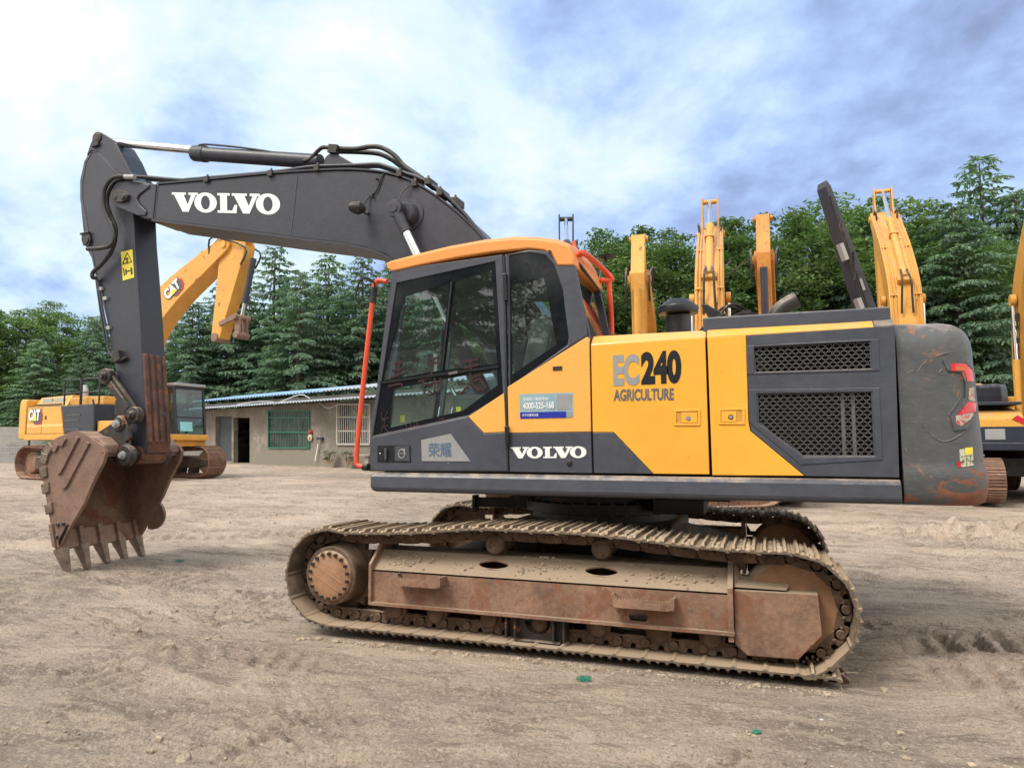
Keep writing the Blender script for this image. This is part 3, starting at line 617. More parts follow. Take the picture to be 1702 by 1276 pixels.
# second side door + dark louvre surround
mb = panel('', 0, [(1175.5, 561), (1240, 557.5), (1244, 700), (1247, 716), (1337, 790.5), (1184, 789.5)], 0, bld=False)
d2 = B(mb, 'engine_side_door', yel, .004)
up_h = [(1256, 577), (1445, 567.5), (1447, 612.5), (1257, 618)]; lo_h = [(1260, 655), (1448, 652), (1453, 757), (1336, 757), (1262, 703)]
mb = panel('', 0, [(1241, 557.5), (1453, 543.5), (1487, 541), (1495, 793.5), (1339, 791), (1248.5, 716), (1245, 700)], 0, [[(a-3, b_-4) if i == 0 else (a, b_) for i, (a, b_) in enumerate(up_h)], lo_h], bld=False)
sur = B(mb, 'louvre_surround', grey, .004)
mb = bevstrip((1174.5, 560.5), (1453, 543.0), .065, back=7.78); B(mb, 'hood_top', yel, .006)
mb = bevstrip((1453.5, 543), (1487, 540.5), .065); B(mb, 'hood_rear_trim', grey, .006)
# raised rim around the openings
for h, nm in ((up_h, 0), (lo_h, 1)):
    c_ = sum((Vector((a, b_)) for a, b_ in h), Vector((0, 0)))/len(h)
    def off_(pts, k): return [tuple(Vector(p)+(Vector(p)-c_).normalized()*k) for p in pts]
    mb = panel('', 0, off_(h, 16), 0, [off_(h, 3)], Y=S-.006, th_=.01, bld=False); mb.build('opening_rim', grey, sur, O, .004)
    P3 = Wl(h, S); xs = [p.x for p in P3]; zs = [p.z for p in P3]; x0, x1, z0, z1 = min(xs), max(xs), min(zs), max(zs)
    mb = MB(); px_, pz = .0465, .0245; row = 0; z = z0-.01
    poly2 = [(p.x, p.z) for p in P3]
    def inside(x, z, poly):
        r_ = False; j = len(poly)-1
        for i in range(len(poly)):
            xi, zi = poly[i]; xj, zj = poly[j]
            if (zi > z) != (zj > z) and x < (xj-xi)*(z-zi)/(zj-zi)+xi: r_ = not r_
            j = i
        return r_
    while z < z1+.02:
        x = x0-.02+(px_/2 if row % 2 else 0)
        while x < x1+.03:
            if any(inside(x+dx, z+dz, poly2) for dx, dz in ((0, 0), (.028, 0), (-.028, 0), (0, .018), (0, -.018))):
                o6 = [(-.030, 0), (-.015, pz), (.015, pz), (.030, 0), (.015, -pz), (-.015, -pz)]; sc_o, sc_i = 1.0*px_/.045*.79, .62
                outer = [Vector((x+a*.80, 5.212, z+b_*.53)) for a, b_ in o6]; inn = [Vector((x+a*.68, 5.212, z+b_*.435)) for a, b_ in o6]
                V_ = outer+inn+[p+yv*.008 for p in inn]; mb.add(V_, [(i, (i+1) % 6, 6+(i+1) % 6, 6+i) for i in range(6)]+[(6+i, 6+(i+1) % 6, 12+(i+1) % 6, 12+i) for i in range(6)])
            x += px_
        z += pz/1.0; row += 1
    mb.build('mesh_screen', meshm, sur, O, recalc=False)
# cut the dark interior so the screens look into a cavity: radiator pipes behind
mb = MB()
for x in (.48, .545): mb.cyl((x, 5.28, 1.40), (x, 5.28, 1.88), .013, n=8)
each(mb, 'radiator_pipe', interl, sur, O)
# latches
for (x0, y0, x1, y1, par, flip) in ((1120, 681, 1164, 707, d1, 0), (1194, 679, 1238, 705, d2, 1)):
    mb = panel('', 0, [(x0, y0), (x1, y0-1), (x1, y1), (x0, y1)], 0, [[(x0+4, y0+3), (x1-4, y0+2), (x1-4, y1-3), (x0+4, y1-3)]], Y=S-.008, th_=.012, bld=False)
    xa = x0+13 if not flip else x0+5; xb = x1-5 if not flip else x1-14
    panel('', 0, [(xa, y0+4), (xb, y0+4), (xb, y1-4), (xa, y1-4)], 0, Y=S-.006, th_=.01, mb=mb, bld=False)
    lt = mb.build('door_latch', yel, par, O, .002)
    p = W((xa+xb)/2+(3 if flip else -2), (y0+y1)/2+1, S-.006); mb = MB(); mb.cyl(p, p-yv*.006, .013, n=16); mb.cyl(p-yv*.006, p-yv*.008, .009, n=12)
    mb.cyl(p, p+yv*.001, .018, n=16); mb.build('lock', silver, lt, O)
    mb = MB(); q = Wl([(x0+4, y0+3), (x1-4, y0+2), (x1-4, y1-3), (x0+4, y1-3)], S-.001); mb.add(q, [(0, 1, 2, 3)]); mb.build('latch_recess', booy, lt, O)
# top lid, exhaust, intake, mirror
mb = MB(); a = W(1168, 531, 5.27); b_ = W(1480, 512, 5.27); mb.box(a.x, b_.x, 5.27, 7.7, 2.30, 2.43); B(mb, 'hood_lid', grey, .012)
mb = MB(); c = W(1128, 560, 5.75); zt = W(1128, 501, 5.75).z
mb.lathe((c.x, 5.75, 2.34), (0, 0, 1), [(0, .10), (.20, .10), (.205, .09)], 32); mb.lathe((c.x, 5.75, zt-.085), (0, 0, 1), [(-.02, .13), (-.015, .155), (.03, .162), (.04, .158), (.08, .10), (.098, .08), (.10, .02)], 36)
B(mb, 'air_intake_cap', black, .002)
mb = MB(); e0 = W(1283, 522, 6.3); mb.tube([(e0.x-.0, 6.3, 2.38), (e0.x+.02, 6.3, 2.56), (e0.x+.09, 6.3, 2.655), (e0.x+.2, 6.3, 2.715)], .068, 18, k=5)
B(mb, 'exhaust_pipe', darks)
mb = MB(); e0 = W(1405, 505, 7.4); mb.tube([(e0.x-.1, 7.4, 2.4), (e0.x-.02, 7.4, 2.52), (e0.x+.03, 7.4, 2.62)], .02, 10, k=5); B(mb, 'grab_pipe', darks)
mb = MB(); mb.tube([W(1185, 540, 7.7), W(1192, 528, 7.7), W(1205, 522, 7.7)], .018, 8, k=3)
q = [W(1165, 506, 7.75), W(1176, 506, 7.75), W(1205, 524, 7.75), W(1213, 530, 7.75), W(1180, 531, 7.75)]; mb.prism(q, (0, .25, 0)); B(mb, 'mirror', black, .01)
# --- counterweight
plan = [(.815, 5.20), (.95, 5.20), (1.08, 5.202), (1.17, 5.215), (1.24, 5.25), (1.29, 5.31), (1.325, 5.39), (1.35, 5.50), (1.375, 5.65), (1.40, 5.85), (1.43, 6.15), (1.445, 6.4), (1.45, YC)]
fp = spl([Vector((x, y, 0)) for x, y in plan], 5); fp = fp+[Vector((p.x, 2*YC-p.y, 0)) for p in fp[-2::-1]]
lev = [(1.118, .10), (1.124, .05), (1.14, .02), (1.20, .004), (1.28, -.006), (1.34, .0), (1.37, .012)]+[(1.37+i*.035, .013+.0016*i) for i in range(1, 21)]+[(2.12, .045), (2.18, .052), (2.23, .068), (2.27, .095), (2.30, .14), (2.32, .21), (2.328, .32)]
lampz = [(1565, 598), (1603, 602), (1618, 620), (1620, 690), (1575, 716), (1570, 690), (1596, 655), (1594, 622), (1567, 618)]
bulge = [(1530, 610), (1560, 590), (1612, 592), (1625, 610), (1626, 690), (1575, 735), (1530, 690)]
def inpoly(p, poly): return inside(p[0], p[1], poly)
V_ = []; n = len(fp)
for z, ins in lev:
    for i, p in enumerate(fp):
        p0, p1 = fp[max(i-1, 0)], fp[min(i+1, n-1)]; t = (p1-p0).normalized(); nn = Vector((t.y, -t.x, 0))
        k = min(1, max(0, (p.x-.815)/.22)); q = Vector((p.x, p.y, z))-nn*ins*(k if ins > .1 else 1)
        if ins > .1: q.y += (ins if p.y < YC else -ins)*(1-k)*.75
        q.x = max(q.x, .815); V_.append(q)
mb = MB(); mb.add(V_, [(j*n+i, j*n+i+1, (j+1)*n+i+1, (j+1)*n+i) for j in range(len(lev)-1) for i in range(n-1)]+[tuple(range(n)), tuple(range((len(lev)-1)*n, len(lev)*n))[::-1]]+[tuple([j*n for j in range(len(lev))]+[j*n+n-1 for j in range(len(lev)-1, -1, -1)])], 0, True)
cw = B(mb, 'counterweight', cwm, ang=50)
bmc = bmesh.new(); bmc.from_mesh(cw.data); bvh = BVHTree.FromBMesh(bmc)
def onw(px, py, off=.004):
    d = ray(px, py).normalized(); h, nn, _, _ = bvh.ray_cast(CAM-O, d)
    if h is None: return None
    if nn.dot(d) > 0: nn = -nn
    return h+O+nn*off
def decal(name, poly, m, par, off=.004, n=7, thick=0, frame=None):
    xs = [p[0] for p in poly]; ys = [p[1] for p in poly]; mb = MB(); bm = bmesh.new()
    tri = tessellate_polygon([[Vector((x, y, 0)) for x, y in poly]]); vs_ = [bm.verts.new((x, y, 0)) for x, y in poly]
    for t in tri: bm.faces.new([vs_[i] for i in t])
    bmesh.ops.subdivide_edges(bm, edges=bm.edges, cuts=3, use_grid_fill=True); bmesh.ops.triangulate(bm, faces=bm.faces)
    bm.verts.ensure_lookup_table(); P_ = []
    for v in bm.verts:
        q = onw(v.co.x, v.co.y, off); P_.append(q if q else onw(v.co.x-8, v.co.y, off))
    mb.add(P_, [tuple(v.index for v in f.verts) for f in bm.faces]); o_ = mb.build(name, m, par, O)
    if thick:
        md = o_.modifiers.new('s', 'SOLIDIFY'); md.thickness = thick; md.offset = 0
    return o_
lampb = decal('tail_lamp', [(1566, 598), (1603, 601), (1617, 618), (1621, 688), (1606, 712), (1585, 716), (1580, 694), (1604, 662), (1603, 636), (1597, 620), (1574, 616)], cwm, cw, .006, thick=.012)
decal('red_lens', [(1579, 604), (1602, 605), (1613, 617), (1615, 634), (1605, 634), (1602, 621), (1597, 617), (1580, 617)], redl, lampb, .014)
decal('amber_lens', [(1586, 609), (1598, 609), (1603, 616), (1587, 616)], paint('amber_lens', (.55, .13, .03), .3), lampb, .016)
decal('red_lens', [(1607, 645), (1615, 643), (1617, 668), (1607, 665)], redscr, lampb, .014)
decal('red_lens', [(1607, 667), (1619, 670), (1618, 684), (1590, 690), (1592, 686)], redl, lampb, .014)
decal('scuffed_lens', [(1587, 691), (1617, 685), (1610, 697), (1596, 708), (1588, 704)], redscr, lampb, .014)
lb = decal('warning_label', [(1594, 747), (1616, 743), (1618, 773), (1596, 777)], scruff, cw, .003)
decal('label_panel', [(1603, 744), (1616, 743), (1616, 754), (1604, 756)], yelv, lb, .0045); decal('label_panel', [(1590, 768), (1596, 766), (1597, 776), (1591, 777)], redv, lb, .0045)
for ln in ([(1597, 760), (1603, 757), (1614, 757)], [(1600, 762), (1600, 773)], [(1606, 758), (1606, 775)], [(1598, 768), (1616, 766)], [(1612, 757), (1612, 770)]):
    mb = MB(); mb.tube([onw(a, b_, .004) for a, b_ in ln], .0016, 4); mb.build('label_line', blackv, lb, O)
# pressed recess lines in the casting
for ln in ([(1557, 592), (1575, 587), (1606, 588), (1621, 600)], [(1566, 614), (1562, 622), (1595, 626), (1600, 650), (1592, 668), (1576, 690)], [(1528, 695), (1545, 720), (1570, 734), (1600, 720), (1622, 698)]):
    pts = [onw(a, b_, -.001) for a, b_ in ln]; pts = [p for p in pts if p]; mb = MB(); mb.tube(pts, .005, 8, k=5); mb.build('casting_edge', cwm, cw, O)
mb = MB(); pts = spl([onw(1488+8, 795+10, 0)]*1+[onw(1560, 803, 0), onw(1610, 798, 0), onw(1630, 785, 0)], 4)
scr = paint('bare_scrape', (.30, .28, .25), .6)
for ln in ([(1525, 618), (1531, 608), (1541, 598)], [(1508, 620), (1518, 614)], [(1528, 697), (1540, 716)], [(1567, 556), (1574, 550)], [(1504, 744), (1508, 750)]):
    mb = MB(); mb.tube([onw(a, b_, .001) for a, b_ in ln], .0015, 5, k=3); mb.build('scratch', scr, cw, O)
bmc.free()
# --- cab
mb = MB(); mb.box(-3.02, -1.24, 5.25, 6.18, 1.262, 1.30); mb.box(-1.62, -1.24, 5.235, 7.8, 1.27, 1.9)
B(mb, 'cab_floor', black)
G1 = [(659, 470), (823, 434), (836, 655), (778, 690), (619.5, 724)]
G2 = [(846, 424), (880, 419.5), (906, 424), (921, 441), (935, 482), (945, 560), (943, 573), (848, 641)]
mb = MB(); mb.plate(Wl([(613, 783), (616, 722), (651, 449), (835, 423), (840, 560), (843.5, 784)], S), [Wl(G1, S), Wl([(622, 728), (779, 695), (836, 656), (840, 778), (620, 778)], S)], (0, .05, 0))
door = B(mb, 'cab_door', grey, .008)
mb = MB(); mb.plate(Wl([(838, 423), (880, 415), (915, 417), (955, 440), (966, 490), (975, 559), (945, 577), (846, 645), (844, 560)], S), [Wl(G2, S)], (0, .05, 0)); rearp = B(mb, 'cab_rear_pillar', grey, .01)
mb = MB(); panel('', 0, [(617, 727), (777, 692.6), (803.5, 720), (840.5, 718.5), (843, 782.5), (615, 781.5)], 0, Y=S-.012, th_=.03, mb=mb, bld=False); lowg = mb.build('lower_door_panel', grey, door, O, .005)
mb = MB(); panel('', 0, [(778.5, 692), (837.5, 653), (840.3, 717.5), (804, 719)], 0, Y=S-.012, th_=.03, mb=mb, bld=False); mb.build('yellow_door_panel', yelcab, door, O, .003)
mb = MB(); panel('', 0, [(843.5, 643), (974, 560.5), (979, 560.5), (982, 717), (845.5, 719)], 0, Y=S-.012, th_=.03, mb=mb, bld=False); ysp = B(mb, 'cab_side_panel', yelcab, .004)
mb = MB(); panel('', 0, [(845.5, 720), (982, 718), (984, 786), (847, 783.5)], 0, Y=S-.012, th_=.03, mb=mb, bld=False); gsp = B(mb, 'lower_side_panel', grey, .004)
mb = MB(); mb.box(-2.13, -1.20, 5.222, 5.25, 1.30, 1.62); B(mb, 'panel_backing', black)
# glass borders and panes
GF = S+.012
frit = paint('glass_frit', (.006, .008, .012), .10)
mb = MB(); mb.plate(Wl(G1, GF), [Wl([(672, 493), (747, 470.5), (732, 615.5), (636.5, 632)], GF), Wl([(756, 468), (817, 449), (826, 604), (739, 614.5)], GF), Wl([(653, 646), (826, 614), (827, 640), (770, 682), (647, 711)], GF)], (0, .004, 0)); mb.build('window_border', frit, door, O)
mb = MB(); mb.add(Wl(G1, GF+.006), [(0, 1, 2, 3, 4)]); mb.build('window_pane', gl_cab, door, O, recalc=False)
mb = MB(); mb.plate(Wl(G2, GF), [Wl([(849, 470), (904, 461), (925, 573), (851, 622)], GF)], (0, .004, 0)); mb.build('window_border', frit, rearp, O)
mb = MB(); mb.add(Wl(G2, GF+.006), [tuple(range(len(G2)))]); mb.build('window_pane', gl_cab, rearp, O, recalc=False)
mb = MB(); mb.bar(W(632, 636, S+.005), W(829, 609, S+.005), .02, .018); mb.bar(W(751, 468, S+.008), W(735, 616, S+.008), .016, .016); mb.build('window_rail', black, door, O)
mb = MB(); mb.bar(W(746, 621, S-.01), W(761, 618, S-.01), .012, .022); mb.build('window_catch', chrome, door, O)
# hinges, door seal, handle, badge, logo plate
mb = MB(); mb.bar(W(839, 455, S-.02), W(840.5, 500, S-.02), .03, .03); mb.bar(W(842.5, 708, S-.03), W(844.5, 740, S-.03), .035, .03); each(mb, 'hinge', black, door, O, .003)
mb = MB(); mb.bar(W(837.5, 425, S-.002), W(844.3, 783, S-.002), .012, .014); mb.build('door_seal', rubber, door, O)
mb = panel('', 0, [(627, 740), (682, 739), (683, 768), (627, 768)], 0, Y=S-.016, th_=.01, bld=False); hp = mb.build('handle_plate', black, lowg, O, .002)
mb = panel('', 0, [(656, 742), (680, 741), (681, 766), (656, 766)], 0, Y=S-.02, th_=.006, bld=False); mb.build('badge_plate', grey, hp, O, .001)
mb = MB(); mb.bar(W(641, 745, S-.03), W(641, 764, S-.03), .014, .018); p = W(631.5, 754, S-.016); mb.cyl(p, p-yv*.004, .008, n=12, m=1); mb.build('door_handle', [grey, chrome], hp, O, .002)
mb = MB(); c = W(667.5, 754, S-.021); ring = [(c+Vector((.030*math.cos(a), 0, .034*math.sin(a)))) for a in np.linspace(0, 2*math.pi, 33)]; mb.tube(ring, .0055, 6); mb.bar(c+Vector((-.028, -.002, 0)), c+Vector((.028, -.002, 0)), .006, .018)
p = c+Vector((.024, -.002, .030)); mb.prism([p+Vector((-.012, 0, .010)), p+Vector((.010, 0, .012)), p+Vector((.008, 0, -.010))], (0, -.003, 0)); bd = mb.build('maker_badge', silver, hp, O)
lettering('badge_lettering', slab_letters(), [c+Vector((-.024, -.002, .006)), c+Vector((.024, -.002, .006)), c+Vector((.024, -.002, -.006)), c+Vector((-.024, -.002, -.006))], blackv, bd, O, .0045)
mb = MB(); q = Wl([(700, 731), (749, 720.5), (782, 766.5), (701, 766)], S-.016); mb.prism(q, (0, .003, 0)); pl = mb.build('silver_plate_sticker', silver, lowg, O)
lettering('sticker_lettering', letter_mesh('荣耀', .004), qpx((712, 736), (750, 734.5), (750.5, 759), (712.5, 759.5), S-.017), slate, pl, O, .003)
p = W(745, 770, S-.012); mb = MB(); mb.cyl(p, p-yv*.003, .005, n=10); mb.build('screw', silver, lowg, O)
lettering('side_lettering', slab_letters(), qpx((849, 743), (975, 741.5), (975, 760.5), (849.5, 761.5), S-.012), white, gsp, O, .003)
p = W(946, 769, S-.012); mb = MB(); mb.lathe(p, (0, -1, 0), [(0, .022), (.012, .020), (.02, .012)], 16); mb.build('rubber_plug', rubber, gsp, O)
mb = MB(); mb.bar(W(919, 612.5, S-.014), W(934, 611.5, S-.014), .008, .03); mb.build('panel_slot', rubber, ysp, O)
mb = MB(); q = Wl([(863.5, 655), (952, 652), (953, 693), (864.5, 696)], S-.014); mb.prism(q, (0, .002, 0)); st = mb.build('hotline_sticker', bluegrey, ysp, O)
mb = MB(); mb.prism(Wl([(864.5, 685), (941, 683.5), (941, 694), (864.5, 695.5)], S-.016), (0, .001, 0)); bl_ = mb.build('sticker_band', blue, st, O)
mb = MB(); mb.prism(Wl([(926, 656), (950, 655), (950, 680), (926, 681)], S-.016), (0, .001, 0)); mb.prism(Wl([(942, 683.5), (951, 683), (951.5, 693), (942, 693.8)], S-.016), (0, .001, 0)); mb.build('sticker_white_patch', silver, st, O)
lettering('sticker_lettering', letter_mesh('4000-525-168', .018), qpx((869, 669), (921, 667), (921, 678.5), (869, 680), S-.016), white, st, O, .003)
lettering('sticker_lettering', letter_mesh('全国统一客服专线', .002), qpx((869, 661), (911, 659.7), (911, 665.2), (869, 666.5), S-.016), white, st, O, .003)
lettering('sticker_lettering', letter_mesh('沃尔沃建筑设备', .002), qpx((868, 687.5), (895, 687), (895, 691.5), (868, 692), S-.016), white, bl_, O, .003)
lettering('model_lettering', letter_mesh('EC', .045), qpx((1019, 590), (1062, 588), (1062.5, 640), (1020, 642), S), silver, d1, O, .003)
lettering('model_lettering', letter_mesh('240', .055), qpx((1065, 585), (1132, 581), (1133, 637), (1066, 640), S), blackv, d1, O, .003)
lettering('small_lettering', letter_mesh('AGRICULTURE', .032), qpx((1020, 647), (1120, 644.7), (1120, 664.7), (1020, 666.5), S), MATS['ink_grey'], d1, O, .003)
# handwriting on the glass
def strokes(par, lst, r=.011):
    mb = MB()
    for ln in lst: 
        pts = [W(a, b_, S+.008) for a, b_ in ln]; mb.tube([Vector(p) for p in pts], r, 5, k=3)
    mb.v = [(x, S+.008+(y-S-.008)*.15-.002, z) for x, y, z in mb.v]; return mb.build('marker_writing', maroon, par, O)
strokes(door, [[(655, 604), (674, 600)], [(652, 616), (672, 612)], [(649, 628), (676, 618)], [(664, 600), (662, 622)], [(714, 598), (728, 594)], [(712, 606), (730, 602), (727, 612)], [(721, 594), (718, 620), (712, 628)],
   [(768, 602), (795, 597)], [(781, 596), (783, 618)], [(771, 612), (796, 606)], [(645, 642), (668, 637)], [(668, 637), (668, 643)], [(695, 634), (718, 627)], [(703, 628), (706, 655)], [(722, 622), (722, 652), (712, 650)], [(704, 640), (732, 634)], [(731, 628), (734, 642), (728, 650)],
   [(781, 618), (786, 640), (797, 650)], [(779, 640), (797, 630), (808, 645)], [(765, 655), (778, 642)], [(790, 640), (806, 650)], [(784, 628), (800, 622)]])
strokes(door, [[(636, 684), (634, 692), (640, 700)], [(645, 683), (636, 702)], [(634, 698), (647, 694)], [(641, 700), (632, 722)], [(637, 706), (648, 722)], [(632, 712), (645, 706)], [(650, 716), (654, 722)], [(675, 705), (677, 718)], [(684, 700), (682, 716)], [(688, 706), (693, 714)], [(692, 700), (697, 712)], [(679, 712), (696, 706)], [(714, 703), (718, 706)], [(729, 697), (739, 695)], [(730, 702), (737, 700)]], .006)
# roof
rf = [(641, 437), (643, 446), (652, 451), (700, 440), (760, 428), (820, 418.5), (880, 413), (905, 416), (918, 425), (926, 441), (955, 441), (953, 425), (944, 409), (925, 401.5), (890, 397), (852, 396), (800, 401), (740, 412), (690, 424)]
P3 = Wl(rf, S-.01); mb = MB(); n = len(P3); rings = []
for y_, dz, ins in ((0, 0, 0), (.02, .006, 0), (.08, .035, .01), (.25, .055, .02), (.5, .06, .02), (.75, .055, .02), (.92, .035, .01), (.98, .006, 0), (1.0, 0, 0)):
    rings.append([Vector((p.x, S-.01+y_, p.z+(dz if (i > 11 or i == 0) else 0))) for i, p in enumerate(P3)])
V_ = [p for r_ in rings for p in r_]; m_ = len(rings)
mb.add(V_, [(j*n+i, j*n+(i+1) % n, (j+1)*n+(i+1) % n, (j+1)*n+i) for j in range(m_-1) for i in range(n)]+[tuple(range(n))[::-1], tuple(range((m_-1)*n, m_*n))], 0, True)
roof = B(mb, 'cab_roof', orange, .012, ang=30)
mb = MB(); p = W(914, 419, S-.012); mb.cyl(p, p-yv*.015, .014, n=12); mb.build('roof_plug', rubber, roof, O)
# rest of the cab shell: right side, front pillars, rear wall and rear window
xf0, xf1 = -3.09, -2.90
mb = MB()
right = [(-3.07, 1.30), (-1.27, 1.30), (-1.27, 2.20), (-1.42, 2.98), (-2.90, 2.98)]
mb.plate([Vector((x, 6.16, z)) for x, z in right], [[Vector((x, 6.16, z)) for x, z in [(-2.93, 1.75), (-2.2, 1.75), (-2.2, 2.84), (-2.80, 2.84)]], [Vector((x, 6.16, z)) for x, z in [(-2.1, 1.85), (-1.42, 1.85), (-1.42, 2.2), (-1.53, 2.80), (-2.1, 2.84)]]], (0, .04, 0))
for y_ in (5.235, 6.16): mb.prism([Vector((-3.09, y_, 1.30)), Vector((-3.02, y_, 1.30)), Vector((-2.83, y_, 2.98)), Vector((-2.90, y_, 2.98))], (0, .05, 0))
mb.box(-3.07, -3.02, 5.25, 6.18, 1.29, 1.48); mb.box(-2.93, -2.85, 5.25, 6.18, 2.90, 2.98); mb.box(-1.30, -1.25, 5.25, 6.18, 1.3, 2.22)
for y_ in (5.25, 6.14): mb.prism([Vector((-1.30, y_, 2.22)), Vector((-1.235, y_, 2.22)), Vector((-1.40, y_, 2.98)), Vector((-1.47, y_, 2.98))], (0, .06, 0))
mb.box(-2.9, -1.42, 5.25, 6.17, 2.965, 2.985)
shell = B(mb, 'cab_shell', grey, .006)
mb = MB(); mb.add([(-1.262, 5.24, 2.2), (-1.262, 6.19, 2.2), (-1.43, 6.19, 2.97), (-1.43, 5.24, 2.97)], [(0, 1, 2, 3)]); mb.add([(-3.05, 5.27, 1.48), (-3.05, 6.17, 1.48), (-2.88, 6.17, 2.9), (-2.88, 5.27, 2.9)], [(0, 1, 2, 3)])
mb.add([(-2.95, 6.17, 1.72), (-1.40, 6.17, 1.72), (-1.5, 6.17, 2.86), (-2.8, 6.17, 2.86)], [(0, 1, 2, 3)]); mb.build('window_pane', gl_cab, shell, O, recalc=False)
mb = MB(); a, b_ = Vector((-1.39, 5.35, 2.95)), Vector((-1.37, 6.1, 2.86)); mb.prism([a, b_, b_+Vector((.07, 0, -.09)), a+Vector((.05, 0, -.05))], (0, 0, .02)); mb.build('rear_sun_shade', rubber, shell, O)
# interior
mb = MB(); mb.box(-2.35, -1.80, 5.45, 5.95, 1.62, 1.78); mb.prism([Vector((-1.95, 5.43, 1.75)), Vector((-1.80, 5.43, 1.72)), Vector((-1.58, 5.43, 2.50)), Vector((-1.66, 5.43, 2.58)), Vector((-1.80, 5.43, 2.54))], (0, .54, 0)); B(mb, 'operator_seat', seatm, .05, seg=3)
mb = MB(); mb.box(-2.45, -1.6, 5.33, 5.43, 1.55, 1.92); mb.box(-2.45, -1.6, 5.97, 6.1, 1.45, 1.95); mb.box(-2.2, -1.8, 5.48, 5.9, 1.3, 1.62); B(mb, 'console', inter, .03)
mb = MB(); mb.tube([(-2.42, 5.38, 1.9), (-2.48, 5.38, 2.0), (-2.46, 5.38, 2.12)], .018, 8, k=3); mb.tube([(-2.78, 5.60, 1.32), (-2.72, 5.60, 1.6), (-2.68, 5.60, 1.84)], .010, 8, k=3); mb.tube([(-2.76, 5.74, 1.32), (-2.68, 5.74, 1.6), (-2.62, 5.74, 1.84)], .010, 8, k=3); each(mb, 'control_lever', chrome, hero, O)
mb = MB(); mb.lathe((-2.45, 5.42, 1.36), (.25, 0, 1), [(0, .07), (.16, .085), (.17, .09), (.172, .0)], 20); mb.tube([(-2.62, 5.5, 1.72), (-2.5, 5.42, 1.74), (-2.44, 5.36, 1.55)], .008, 6, k=4); B(mb, 'waste_bin', interl)
mb = MB(); mb.prism([Vector((-2.33, 5.32, 1.47)), Vector((-2.26, 5.32, 1.47)), Vector((-2.27, 5.32, 1.60)), Vector((-2.22, 5.32, 1.70)), Vector((-2.28, 5.32, 1.76)), Vector((-2.35, 5.32, 1.70))], (0, .03, 0)); B(mb, 'red_safety_lever', paint('red_lever', (.5, .05, .07), .4), .008)
mb = MB(); mb.prism([Vector((-2.02, 5.31, 1.50)), Vector((-2.10, 5.31, 1.35)), Vector((-2.55, 5.31, 1.32)), Vector((-2.55, 5.31, 1.52)), Vector((-2.3, 5.31, 1.75)), Vector((-1.95, 5.31, 1.70))], (0, .02, 0)); B(mb, 'console_side', interl, .01)
mb = MB(); mb.lathe((-2.86, 5.55, 1.62), (0, 0, 1), [(0, .03), (.01, .07), (.05, .055), (.08, .02)], 16); mb.box(-2.95, -2.72, 5.5, 5.9, 1.58, 1.60); mb.box(-2.9, -2.86, 5.9, 6.0, 2.0, 2.35); B(mb, 'dash_tray', interl, .004)
for a, b_ in (((665, 690), (672, 702)), ((758, 676), (766, 684))):
    mb = MB(); mb.prism(Wl([(a[0], a[1]), (b_[0], a[1]), (b_[0], b_[1]), (a[0], b_[1])], 5.308), (0, .001, 0)); B(mb, 'yellow_tag', yelv)
mb = MB(); mb.tube([W(748, 505, 5.7), W(758, 490, 5.7), W(770, 498, 5.7)], .05, 10, k=3); B(mb, 'sun_visor_roll', black)
# --- handrails and mirrors
mb = MB(); mb.tube([W(643, 468, 5.18), W(631, 466, 5.18), W(625, 470, 5.18), W(621, 486, 5.18), W(608, 600, 5.18), W(596, 715, 5.18), W(592.5, 762, 5.18), W(595, 773, 5.18), W(610, 776, 5.18)], .021, 12, k=5)
hr = B(mb, 'handrail', redr); mb = MB(); mb.cyl(W(622.5, 478, 5.18), W(619.5, 503, 5.18), .028, n=14); mb.cyl(W(604, 775.5, 5.18), W(612, 776, 5.18), .032, n=12); each(mb, 'rail_grip', rubber, hr, O)
mb = MB(); mb.tube([W(622, 486, 5.15), W(622, 470, 5.1), W(612, 463, 5.05), W(600, 464, 5.0), W(594, 480, 5.0), W(590, 498, 5.0)], .008, 8, k=5); B(mb, 'mirror_arm', black)
mb = MB(); mb.tube([W(951, 428, 5.35), W(962, 423, 5.35), W(973, 422, 5.4), W(1002, 447, 6.05), W(1016, 462, 6.15), W(1014, 466, 6.15), W(998, 466, 6.1)], .024, 10, k=4); mb.tube([W(1012, 464, 6.15), W(1014, 500, 6.15), W(1016, 530, 6.2), W(1016.5, 556, 6.2)], .024, 10, k=3)
mb.tube([W(953, 402, 6.3), W(957, 415, 6.2), W(968, 423, 5.5)], .018, 8, k=3); B(mb, 'rear_handrail', redr)
mb = MB(); mb.lathe(W(1008, 428, 6.6), (0, 0, 1), [(-.02, .02), (0, .08), (.015, .085), (.03, .03)], 20); mb.tube([W(1008, 429, 6.6), W(1000, 445, 6.5), W(996, 470, 6.4)], .01, 6, k=3); B(mb, 'roof_antenna', black)
